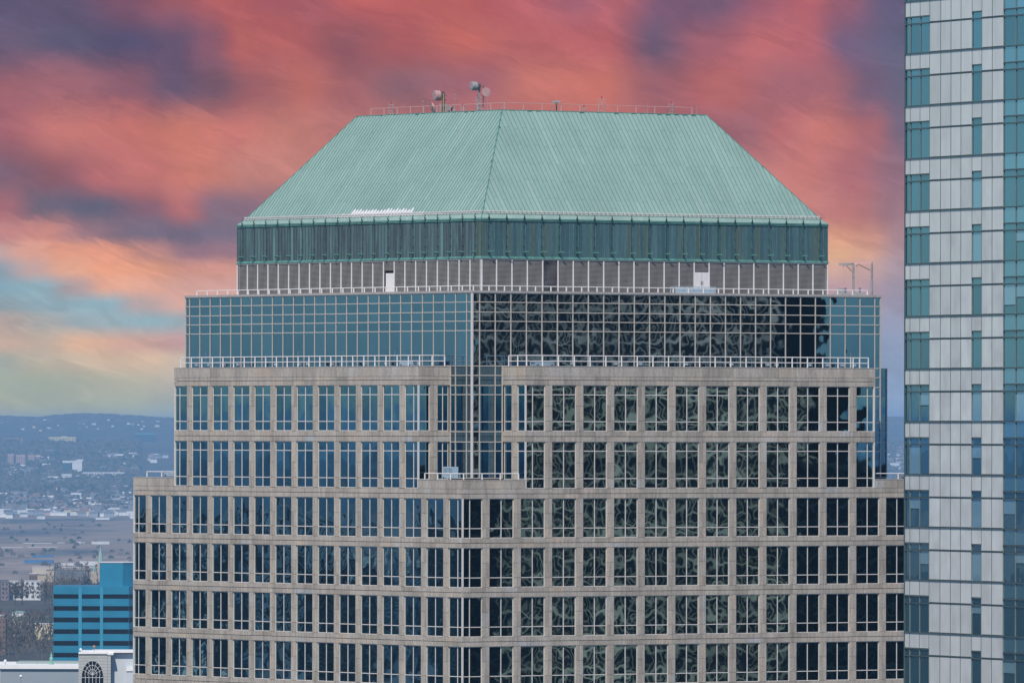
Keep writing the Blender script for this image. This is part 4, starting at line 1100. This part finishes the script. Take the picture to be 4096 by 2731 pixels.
m = MB(); m.box(ax_(1362)-ox, ax_(1502)-ox, 1.0, 10.1, az_(1437), az_(1404)); m.build('annex_cornice', CORN, ab)
ci = 0; yy = 1262
while yy < 1640:
    m = MB(); m.box(0.0, ax_(1160)-ox, -0.06, 0.1, az_(yy+31.5), az_(yy)); m.build('stone_course', STONE, ab)
    m = MB(); m.box(ax_(1162)-ox, ax_(1197)-ox, 0.0, 0.1, az_(yy+31.5), az_(yy)); m.build('stone_course', STONE, ab)
    yy += 33.5
cx_ = ax_(1000)-ox; rw = ax_(1117)-ax_(1000); zs_ = az_(1500); zt_ = az_(1325)
arc = [(cx_+rw*math.cos(q), zs_+(zt_-zs_)*math.sin(q)) for q in np.linspace(0, math.pi, 25)]
m = MB(); pl = [(cx_-rw, az_(1700))]+[(cx_+rw, az_(1700))]+arc
n = len(pl); m.add([(x, -0.10, z) for x, z in pl]+[(x, 0.1, z) for x, z in pl], [tuple(range(n)), tuple(range(2*n-1, n-1, -1))]+[(k, n+k, n+(k+1) % n, (k+1) % n) for k in range(n)]); fw = m.build('window', BAND, ab)
m = MB()
for k in range(len(arc)-1): m.bar((arc[k][0], -0.14, arc[k][1]), (arc[k+1][0], -0.14, arc[k+1][1]), 0.07, 0, 4)
m.build('arch_frame', STONE, fw)
zc = az_(1480)
for r1 in (0.42, 0.7):
    m = MB(); q = [(cx_+rw*r1*math.cos(w_), zc+(zt_-zc)*r1*math.sin(w_)) for w_ in np.linspace(0, math.pi, 15)]
    for k in range(14): m.bar((q[k][0], -0.13, q[k][1]), (q[k+1][0], -0.13, q[k+1][1]), 0.045, 0, 4)
    m.build('muntin', CORN, fw)
for w_ in np.linspace(0, math.pi, 9)[1:-1]:
    m = MB(); m.bar((cx_, -0.13, zc), (cx_+rw*0.97*math.cos(w_), -0.13, zc+(zt_-zc)*0.97*math.sin(w_)), 0.04, 0, 4); m.build('muntin', CORN, fw)
for xq in (-0.66, -0.33, 0, 0.33, 0.66):
    m = MB(); m.bar((cx_+rw*xq, -0.13, az_(1700)), (cx_+rw*xq, -0.13, zc), 0.045, 0, 4); m.build('muntin', CORN, fw)
for yq in (1505, 1580):
    m = MB(); m.bar((cx_-rw, -0.13, az_(yq)), (cx_+rw, -0.13, az_(yq)), 0.05, 0, 4); m.build('muntin', CORN, fw)
YH = 2080.0
def hx(x): return at(x/Z5, 2700, YH).x
def hz(y): return at(100, 2150+y/Z5, YH).z
hall = empty('long_white_hall', 'long grey walled hall with a broad white cornice at the bottom left', 'building', (hx(-200), YH, 0))
o_ = hx(-200)
m = MB(); m.box(0, hx(880)-o_, 0, 30, 0, hz(1412)); m.build('wall', simple('blue_grey_wall', (0.27, 0.31, 0.34), 0.8, 0, 0.05, 0.1), hall)
m = MB(); m.box(-0.2, hx(880)-o_, -0.5, 30.2, hz(1412), hz(1370)); m.build('cornice', CORN, hall)
m = MB(); m.box(hx(150)-o_, hx(880)-o_, 10, 24, hz(1370), hz(1352)); m.build('roof_plinth', simple('green_grey_roof', (0.30, 0.36, 0.34), 0.8), hall)
m = MB(); m.box(0.3, hx(5)-o_, -0.2, 0.1, 0, hz(1412)); m.build('white_pier', CORN, hall)
c = at(*z5(555, 1345), YH+5)
fi = MB(); fi.lathe([(0.55, -1.2), (0.5, 0.0), (0.25, 0.1), (0.35, 0.5), (0.42, 0.9), (0.16, 1.3), (0.22, 1.5), (0.08, 1.9), (0.03, 2.4)], 10)
fo = fi.build('finial', simple('verdigris', (0.20, 0.42, 0.34), 0.7), None, (c.x, YH+5, c.z)); fo['label'] = 'green copper finial standing on the long white hall'; fo['category'] = 'finial'
def lamp_post(px, py0, y, zb, label, mat=CORN):
    t_ = at(px, py0, y)
    root = empty('lamp_post', label, 'lamp post', (t_.x, y, zb), 0)
    h = t_.z-zb
    m = MB(); m.bar((0, 0, 0), (0, 0, h-0.5), 0.10, 0, 6, 0.06); m.build('pole', STEEL, root)
    m = MB(); m.lathe([(0.12, 0), (0.3, 0.15), (0.32, 0.4), (0.12, 0.55)], 10, 0, Matrix.Translation((0, 0, h-0.55))); m.build('globe', mat, root)
lamp_post(872/Z5, 2150+1190/Z5, YA+3, az_(1232), 'white topped lamp on the roof of the arched building, left one')
lamp_post(1017/Z5, 2150+1158/Z5, YA+3, az_(1232), 'thin lamp on the roof of the arched building, right one', simple('rust_lamp', (0.35, 0.2, 0.15), 0.6))
lamp_post(227/Z5, 2150+1478/Z5, 1900, 70, 'street lamp with white globe before the grey wall of the long hall')
lamp_post(58/Z5, 2150+1312/Z5, YH+4, hz(1370), 'small white lamp on the left end of the long hall roof')

# ------------------------------------------------------------------ middle distance: ridge quarter with brick and pale buildings
rg = random.Random(11)
def mat_flat(name, c, n=0.1): return simple(name, c, 0.8, 0, n, 0.15)
BRICK = mat_flat('brown_brick', (0.20, 0.12, 0.09)); TAN = mat_flat('tan_brick', (0.45, 0.36, 0.26)); PALE = mat_flat('pale_render', (0.62, 0.60, 0.58)); CREAM = mat_flat('cream_render', (0.62, 0.55, 0.36))
GREENR = mat_flat('green_roof', (0.12, 0.20, 0.16)); GREYR = mat_flat('grey_roof', (0.16, 0.16, 0.17)); WINM = mat_flat('far_window', (0.05, 0.06, 0.07)); REDR = mat_flat('red_roof', (0.36, 0.13, 0.10)); BLUEG = mat_flat('blue_sheet_roof', (0.04, 0.16, 0.36))
def gy_(y5):
    """distance at which a row of the picture meets the meadows"""
    return (H-2)/-(ray(200, 2150+y5/Z5)[1])
def far_block(name, x0, x1, y0, y1, Y, wall, label, cat, roof=None, wins=None, depth=14, zoom=z5, gable=False):
    pa = zoom(x0, y0); pb = zoom(x1, y1)
    a = at(pa[0], pa[1], Y); b2_ = at(pb[0], pb[1], Y)
    zg = terr(a.x, Y+depth/2)-3
    if Y > 9000: zg = terr(a.x, Y+depth/2)-0.5
    root = empty(name, label, cat, (a.x, Y, zg))
    w_ = b2_.x-a.x; h_ = a.z-zg; rh = (h_-(b2_.z-zg))
    m = MB(); m.box(0, w_, 0, depth, 0, h_-(0.25*rh if roof and gable else 0.3)); m.build('wall', wall, root)
    m = MB()
    if gable:
        e_ = h_-0.25*rh
        m.add([(-.3, -.3, e_), (w_+.3, -.3, e_), (w_+.3, depth+.3, e_), (-.3, depth+.3, e_), (w_*0.1, depth/2, h_), (w_*0.9, depth/2, h_)], [(0, 1, 5, 4), (1, 2, 5), (2, 3, 4, 5), (3, 0, 4), (3, 2, 1, 0)])
    else: m.box(-0.2, w_+0.2, -0.2, depth+0.2, h_-max(0.31, (0.16*rh if Y > 15000 else 0)), h_)
    m.build('roof', roof or GREYR, root)
    if wins:
        nx_, nz_ = wins; vis = rh
        for i in range(nx_):
            for j in range(nz_):
                cx2 = w_*(i+0.5)/nx_; cz = h_-vis*(j+0.6)/nz_
                m = MB(); m.box(cx2-w_/nx_*0.22, cx2+w_/nx_*0.22, -0.12, 0.05, cz-vis/nz_*0.26, cz+vis/nz_*0.26); m.build('window', WINM, root)
    return root
far_block('apartment_block', 97, 438, 462, 655, 6100, PALE, 'white four storey apartment block with small dark windows behind bare trees', 'apartment block', PALE, (6, 4))
far_block('apartment_block', 12, 95, 470, 660, 6090, mat_flat('mauve_brick', (0.22, 0.17, 0.18)), 'mauve brick block left of the white apartment block', 'apartment block', GREYR, (2, 4))
far_block('brick_house', 405, 500, 395, 560, 6300, TAN, 'plain tan brick gable end right of the white apartment block', 'building')
far_block('brick_house', 315, 402, 385, 460, 6400, BRICK, 'red brick house with white windows behind the white apartment block', 'building', PALE, (3, 1))
far_block('stone_house', 500, 585, 345, 470, 6600, TAN, 'light tan house beside the bare trees, left of the church spire', 'building')
far_block('row_house', 590, 950, 345, 400, 6900, GREYR, 'long dark roofed row of houses with white dormers', 'building', GREYR)
far_block('brick_tower_block', -20, 60, 872, 1260, 4700, BRICK, 'dark red brick tower block cut by the left picture edge', 'apartment block', BRICK, (2, 7))
far_block('garden_house', 0, 60, 815, 885, 5400, PALE, 'white house with red eaves at the left picture edge', 'house', REDR, (2, 1))
far_block('green_roofed_house', 130, 262, 790, 855, 5500, PALE, 'house with a pale green gabled roof among the bare trees', 'house', mat_flat('pale_green_roof', (0.22, 0.32, 0.26)), None, 12, z5, True)
far_block('green_roofed_hall', 165, 525, 850, 905, 5300, GREENR, 'long dark green roofed hall among the bare trees', 'building', GREENR)
far_block('cream_house', 150, 238, 905, 1035, 5100, mat_flat('cream_stone', (0.50, 0.46, 0.38)), 'small cream stone house with dark door below the green roofs', 'house', CREAM, (1, 1))
far_block('yellow_hall', 300, 575, 925, 992, 5000, CREAM, 'low yellow building with a snowy roof left of the blue block', 'building', PALE, None)
far_block('small_brick_hall', 300, 345, 940, 990, 4990, BRICK, 'small red brick front before the yellow building', 'building', BRICK)
far_block('pale_warehouse', 350, 590, 312, 372, 7350, mat_flat('warehouse_tan', (0.55, 0.47, 0.38)), 'long pale tan warehouse at the edge of the meadows', 'warehouse', PALE)
far_block('pale_warehouse', 640, 1060, 318, 350, 7400, mat_flat('warehouse_brown', (0.36, 0.30, 0.24)), 'long brown warehouse with pale roof below the church spire', 'warehouse', PALE)
far_block('white_depot', 860, 1066, 252, 300, gy_(300), PALE, 'bright white depot roof left of the church spire', 'warehouse', PALE)
far_block('white_depot', 660, 800, 272, 300, gy_(300), PALE, 'small bright white shed beside the white depot', 'warehouse', PALE)
far_block('blue_depot', 260, 575, 240, 275, gy_(275), BLUEG, 'long blue roofed depot on the meadows', 'warehouse', BLUEG)
far_block('blue_depot', 350, 575, 190, 212, gy_(212), BLUEG, 'thin blue roofed depot farther out on the meadows', 'warehouse', BLUEG)
far_block('white_truck_shed', 990, 1182, 38, 68, gy_(68), PALE, 'long white shed by the road across the meadows', 'warehouse', PALE, None, 6)
far_block('white_truck_shed', 828, 875, 38, 60, gy_(60), PALE, 'tiny white shed left of the long white road shed', 'warehouse', PALE, None, 5)
for i, (xa, xb, y) in enumerate([(250, 560, 52), (620, 700, 48), (880, 920, 46), (0, 250, 100), (300, 620, 96)]):
    far_block('road_wall', xa, xb, y, y+9, gy_(y+9), PALE, ['long pale wall of vehicles on the meadow road, left stretch', 'short pale stretch of the meadow road wall in the middle', 'tiny pale box on the meadow road', 'pale low wall at the left picture edge on the meadows', 'pale low wall along the nearer meadow road'][i], 'wall', PALE, None, 4)
# church with spire
YC = 6900.0; t_ = at(*z5(1086, 90), YC)
ch = empty('church', 'church tower with tall pale green needle spire rising behind the blue block', 'church', (t_.x, YC, 40))
zb_ = at(*z5(1086, 262), YC).z-40; zt2 = t_.z-40; hw = (at(*z5(1120, 262), YC).x-at(*z5(1054, 262), YC).x)/2
m = MB(); m.box(-hw, hw, -hw, hw, 0, zb_); m.build('tower', TAN, ch)
m = MB(); m.lathe([(hw*0.98, zb_), (hw*0.55, zb_+(zt2-zb_)*0.5), (0.12, zt2)], 8); m.build('spire', mat_flat('spire_copper', (0.28, 0.40, 0.36)), ch)
m = MB(); m.box(-hw-4.2, -hw-0.2, -2, 2, 0, zb_-7); m.build('side_turret', TAN, ch)
m = MB(); m.lathe([(1.9, zb_-7), (0.1, zb_-1)], 6, 0, Matrix.Translation((-hw-2.2, 0, 0))); m.build('turret_roof', mat_flat('turret_copper', (0.24, 0.36, 0.34)), ch)
# ------------------------------------------------------------------ far town
def hit(px, py):
    a_, e_ = ray(px, py)
    prev = 4300.0
    for Y in np.arange(4300, 42000, 40.0):
        if H+e_*Y < terr(a_*Y, Y): return Vector((a_*Y, Y, terr(a_*Y, Y)))
    return None
Z4 = 2.613
def z4(x, y): return x/Z4, 1600+y/Z4
def far_on_ground(name, x0, x1, y0, y1, wall, label, cat, roof=None, wins=None, depth=20, zoom=z4):
    p = hit(*zoom((x0+x1)/2, y1)); Y = p.y
    return far_block(name, x0, x1, y0, y1, Y, wall, label, cat, roof, wins, depth, zoom)
PINKB = mat_flat('rose_brick', (0.50, 0.33, 0.30)); TEALR = mat_flat('teal_roof', (0.05, 0.30, 0.32)); NAVY = mat_flat('navy_glass', (0.015, 0.05, 0.11)); YELL = mat_flat('yellow_stone', (0.75, 0.62, 0.36)); WHT = mat_flat('white_wall', (0.80, 0.78, 0.76)); TERRA = mat_flat('terracotta_roof', (0.55, 0.20, 0.14))
for (a_, b_, y0_, y1_, lb) in ((82, 142, 560, 700, 'leftmost'), (170, 264, 570, 705, 'widest'), (292, 362, 572, 665, 'third')):
    far_on_ground('rose_apartment_slab', a_, b_, y0_, y1_, PINKB, 'far rose brick apartment slab on the hill, %s of the row' % lb, 'apartment block', PINKB, (4, 7))
far_on_ground('rose_apartment_slab', 376, 424, 575, 660, mat_flat('dim_brick', (0.25, 0.18, 0.18)), 'far dim brick slab on the hill, rightmost of the row', 'apartment block', YELL, None)
far_on_ground('white_slab_tower', 756, 858, 630, 772, WHT, 'far blank white slab tower standing on a low pale complex', 'tower', WHT)
far_on_ground('dark_slab', 655, 750, 632, 770, mat_flat('dark_teal_wall', (0.03, 0.08, 0.10)), 'far dark wing left of the white slab tower', 'tower', WHT)
far_on_ground('pale_complex', 645, 750, 772, 850, WHT, 'far pale wing below the dark slab', 'building', WHT, (4, 3))
far_on_ground('pale_complex', 860, 1300, 752, 815, mat_flat('cream_grey', (0.6, 0.57, 0.52)), 'far long pale complex right of the white slab tower', 'building', WHT, (14, 2))
far_on_ground('teal_roofed_block', 1415, 1622, 345, 432, NAVY, 'far dark blue block with teal roof on the hill crest', 'office block', TEALR)
far_on_ground('yellow_institute', 510, 790, 385, 455, YELL, 'far long yellow stone building on the hill crest', 'building', YELL, (12, 2))
far_on_ground('yellow_institute', 640, 700, 376, 440, YELL, 'far raised yellow centre of the long building on the crest', 'building', YELL)
far_on_ground('terracotta_school', 40, 250, 395, 430, TERRA, 'far terracotta roofed building at the left end of the crest', 'building', TERRA)
far_on_ground('yellow_house', 178, 240, 418, 452, YELL, 'small far yellow house below the terracotta roof', 'house', YELL)
far_on_ground('white_store', 1070, 1178, 1115, 1160, WHT, 'far large white store among the houses above the meadows', 'store', WHT)
far_on_ground('white_store', 1000, 1145, 1228, 1248, WHT, 'far low white store on the meadow edge right of centre', 'store', WHT)
far_on_ground('yellow_house', 1225, 1285, 1070, 1112, YELL, 'far yellow house right of the large white store', 'house', YELL)
far_on_ground('red_block', 880, 975, 1050, 1100, TERRA, 'far red brick block above the large white store', 'building', TERRA)
# little houses: shared shapes
def house_mesh(w, d, h, rh, wall, roof):
    m = MB(); m.box(-w/2, w/2, -d/2, d/2, -2, h, 0)
    m.add([(-w/2-.4, -d/2-.4, h), (w/2+.4, -d/2-.4, h), (w/2+.4, d/2+.4, h), (-w/2-.4, d/2+.4, h), (-w/2-.4, 0, h+rh), (w/2+.4, 0, h+rh)], [(0, 1, 5, 4), (2, 3, 4, 5), (1, 2, 5), (3, 0, 4)], 1)
    return m.mesh('house', [wall, roof])
kinds = [('white walled house with a grey roof in the far town', 'white far houses', house_mesh(13, 9, 6, 3, WHT, GREYR)),
         ('pale house with a light roof in the far town', 'pale roofed far houses', house_mesh(16, 10, 5, 2.5, WHT, PALE)),
         ('rose coloured house in the far town', 'rose far houses', house_mesh(12, 9, 6, 3, PINKB, GREYR)),
         ('low long white building in the far town', 'low white far buildings', house_mesh(32, 14, 4.5, 0.6, WHT, WHT)),
         ('cream house with a brown roof in the far town', 'cream far houses', house_mesh(12, 9, 6, 3, YELL, BRICK)),
         ('dim grey house in the far town', 'grey far houses', house_mesh(14, 10, 6, 3, mat_flat('dim_wall', (0.3, 0.33, 0.38)), GREYR))]
spots = []
for i in range(150): spots.append((rg.uniform(-15, 545), 1600+rg.triangular(1075, 1245, 1175)/Z4))
for i in range(50): spots.append((rg.uniform(-15, 545), 1600+rg.triangular(960, 1120, 1080)/Z4))
for i in range(26): spots.append((rg.gauss(100, 45), 1600+rg.gauss(765, 14)/Z4))
for i in range(14): spots.append((rg.gauss(480, 35), 1600+rg.gauss(610, 14)/Z4))
for i in range(8): spots.append((rg.gauss(620, 25), 1600+rg.gauss(625, 14)/Z4))
for i in range(8): spots.append((rg.gauss(200, 25), 1600+rg.gauss(870, 12)/Z4))
for i in range(24): spots.append((rg.uniform(3545, 3630), rg.choice([rg.uniform(1840, 1870), rg.uniform(1790, 1880)])))
for i in range(26): spots.append((rg.uniform(0, 690), rg.uniform(1682, 1725)))
for i in range(60): spots.append((rg.uniform(0, 545), 1600+rg.uniform(560, 1100)/Z4))
for (px, py) in spots:
    p = hit(px, py)
    if p is None: continue
    k = rg.choices(range(6), [34, 24, 9, 12, 8, 22])[0]; lb, gp, me = kinds[k]
    o = link('house', me, None, (p.x, p.y, p.z), rg.uniform(-.6, .6)); s_ = rg.uniform(0.8, 1.35)*(0.55 if py < 1730 else 1); o.scale = (s_, s_, s_)
    if px > 3000: ar, ag = 'in the gap between towers', 'in the gap'
    elif py < 1730: ar, ag = 'on the farthest ridge', 'on the ridge'
    elif py > 2030: ar, ag = 'along the meadow edge', 'by the meadows'
    elif py > 1960: ar, ag = 'just above the meadow belt', 'above the belt'
    else: ar, ag = 'on the wooded slope', 'on the slope'
    side = '' if px > 3000 else (', far left' if px < 180 else ', near the tower' if px > 370 else ', middle')
    o['label'] = lb.replace('in the far town', ar)+side; o['category'] = 'house'; o['group'] = gp+' '+ag+side
# ------------------------------------------------------------------ woods
def tuft(mb, c, r, h, n, tint):
    for _ in range(n):
        th = rg.uniform(0, 2*math.pi); q = abs(rg.gauss(0, .55)); rr_ = r*min(q, 1.1)
        z = c[2]+h*(0.25+0.75*rg.random()**0.7*(1-0.35*min(q, 1)))
        x = c[0]+rr_*math.cos(th); y = c[1]+rr_*math.sin(th); s_ = r*rg.uniform(.10, .28)
        a1 = rg.uniform(0, math.pi)
        dx, dy = math.cos(a1)*s_*0.35, math.sin(a1)*s_*0.35; tz = s_*rg.uniform(.7, 1.8); lx, ly = rg.uniform(-.5, .5)*s_, rg.uniform(-.5, .5)*s_
        mb.add([(x-dx, y-dy, z), (x+dx, y+dy, z), (x+lx, y+ly, z+tz)], [(0, 1, 2)], 0, tint)
def mat_wood(name, a, b_):
    m, t, bs = new_mat(name); rnd = per_piece(t)
    t.link(ramp(t, rnd, [(0, a), (1, b_)]), bs.inputs['Base Color']); bs.inputs['Roughness'].default_value = 0.9
    return m
BARE = mat_wood('bare_branches', (0.05, 0.042, 0.038), (0.13, 0.105, 0.085)); EVER = mat_wood('evergreen_needles', (0.015, 0.03, 0.02), (0.03, 0.055, 0.035))
wood = MB()
for i in range(330):
    px = rg.uniform(-30, 560); py = rg.choice([rg.uniform(2470, 2640), rg.uniform(2470, 2640), rg.uniform(2500, 2640) if px < 190 else rg.uniform(2300, 2460)])
    p = hit(px, py)
    if p is None: continue
    h_ = rg.uniform(8, 15)*(0.62 if px < 190 and py < 2540 else 1)
    wood.bar(p-Vector((0, 0, 1)), p+Vector((0, 0, h_*0.55)), 0.22, 0, 4, 0.1)
    tuft(wood, p, h_*0.45, h_, 46, rg.random())
wood.build('bare_wood', BARE, None, kind='stuff')
# nearer single trees
for i, (px, py, h_, lb) in enumerate([(60, 2392, 13, 'bare tree before the white apartment block, left one'), (88, 2396, 15, 'bare tree before the white apartment block, right one'), (245, 2340, 16, 'broad bare tree behind the blue block, left one'), (290, 2340, 15, 'broad bare tree behind the blue block, middle one'), (340, 2345, 16, 'broad bare tree behind the blue block, right one'), (180, 2440, 14, 'bare tree left of the blue block')]):
    Yt = 6000 if px > 200 else 5950
    b0 = at(px, py, Yt); zg = terr(b0.x, Yt)
    rt_ = empty('bare_tree', lb, 'tree', (b0.x, Yt, zg))
    m = MB(); m.bar((0, 0, -1), (0.3, 0, h_*0.5), 0.35, 0, 6, 0.18)
    for q in range(7):
        w_ = rg.uniform(0, 6.28); m.bar((0.2, 0, h_*rg.uniform(.25, .5)), (math.cos(w_)*h_*0.32, math.sin(w_)*h_*0.3, h_*rg.uniform(.6, .95)), 0.14, 0, 4, 0.04)
    m.build('trunk', BARE, rt_)
    m = MB(); tuft(m, (0, 0, 0), h_*0.5, h_, 220, 0.5); m.build('crown', BARE, rt_)
far = MB(); ev = MB()
def blob(mb, p, r, h_, tint):
    k = 6; vs = [(p.x+r*rg.uniform(.8, 1.2)*math.cos(2*math.pi*i/k), p.y+r*math.sin(2*math.pi*i/k), p.z) for i in range(k)]
    vs += [(p.x+r*.7*rg.uniform(.7, 1.2)*math.cos(2*math.pi*i/k+.4), p.y+r*.7*math.sin(2*math.pi*i/k+.4), p.z+h_*rg.uniform(.6, .9)) for i in range(k)]+[(p.x, p.y, p.z+h_)]
    mb.add(vs, [(i, (i+1) % k, k+(i+1) % k, k+i) for i in range(k)]+[(k+i, k+(i+1) % k, 2*k) for i in range(k)], 0, tint)
rngp = np.random.RandomState(4)
N = 8000
Yf = np.concatenate([rngp.uniform(19800, 26500, N), rngp.uniform(9800, 16000, 90)]); Yf[:1200] = rngp.uniform(17200, 19800, 1200); pxf = np.where(rngp.rand(N+90) < 0.9, rngp.uniform(-40, 560, N+90), rngp.uniform(3530, 3640, N+90))
Xf = (pxf-2048)/FPX*Yf; Zf = terrain(Xf, Yf)
for x, y, z in zip(Xf, Yf, Zf):
    r_1 = rg.uniform(4, 9) if y > 16500 else rg.uniform(2.2, 4.5)
    blob(ev if rg.random() < 0.3 else far, Vector((x, y, z)), r_1, rg.uniform(6, 12)*(1 if y > 16500 else .45), rg.random())
for _i in range(900):
    y = rg.uniform(28200, 29300); px = rg.choice([rg.uniform(-30, 700), rg.uniform(-30, 700), rg.uniform(3530, 3640)]); x = (px-2048)/FPX*y
    blob(far, Vector((x, y, terr(x, y)-1)), rg.uniform(8, 20), rg.uniform(2, 4), rg.random())
far.build('far_bare_woods', BARE, None, kind='stuff'); ev.build('far_evergreens', EVER, None, kind='stuff')

# ------------------------------------------------------------------ low city beyond the left of the frame, mirrored in the lower left windows
LDv = Vector((-0.946, 0.322, 0)); LPv = Vector((0.322, 0.946, 0)); cl_ = Vector((CX, CY, 0))+AXL*LW/2
mats_l = [mat_flat('mirror_brown', (0.10, 0.06, 0.05)), mat_flat('mirror_grey', (0.16, 0.17, 0.18)), mat_flat('mirror_dark', (0.03, 0.035, 0.04)), mat_flat('mirror_pale', (0.88, 0.88, 0.84)), mat_flat('mirror_rust', (0.22, 0.11, 0.07))]
for i in range(60):
    t_l = rg.uniform(1500, 4200); s_l = rg.uniform(-1, 1)*(40+t_l*0.045)
    zc_l = 150-t_l*rg.choice([0.010, 0.014, 0.018, 0.022, 0.026])+rg.uniform(-6, 4)
    zc_l = min(max(zc_l, 25), 128)
    p = cl_+LDv*t_l+LPv*s_l
    w_ = rg.uniform(10, 34); mt_ = rg.choice([0, 1, 2, 2, 3, 3, 4, 0]); cn_ = ['brown', 'grey', 'blackish', 'pale', 'rust red'][mt_]
    root = empty('city_block', cn_+' city block left of the frame, mirrored in the lower windows', 'building', (p.x, p.y, 0), math.atan2(-LDv.x, LDv.y)+rg.uniform(-.3, .3), cn_+' city blocks mirrored in the windows')
    m = MB(); m.box(-w_/2, w_/2, -w_/2, w_/2, 0, zc_l); m.build('wall', mats_l[mt_], root)
    m = MB()
    z = zc_l-2
    while z > max(zc_l-40, 5): m.box(-w_/2-.1, w_/2+.1, -w_/2-.1, w_/2+.1, z-1.6, z); z -= 3.8
    m.build('window_bands', mats_l[2] if mt_ != 2 else mats_l[1], root, kind='stuff')
    m = MB(); m.box(-w_/2-.2, w_/2+.2, -w_/2-.2, w_/2+.2, zc_l, zc_l+0.8); m.build('parapet', mats_l[3] if rg.random() < .4 else mats_l[1], root)
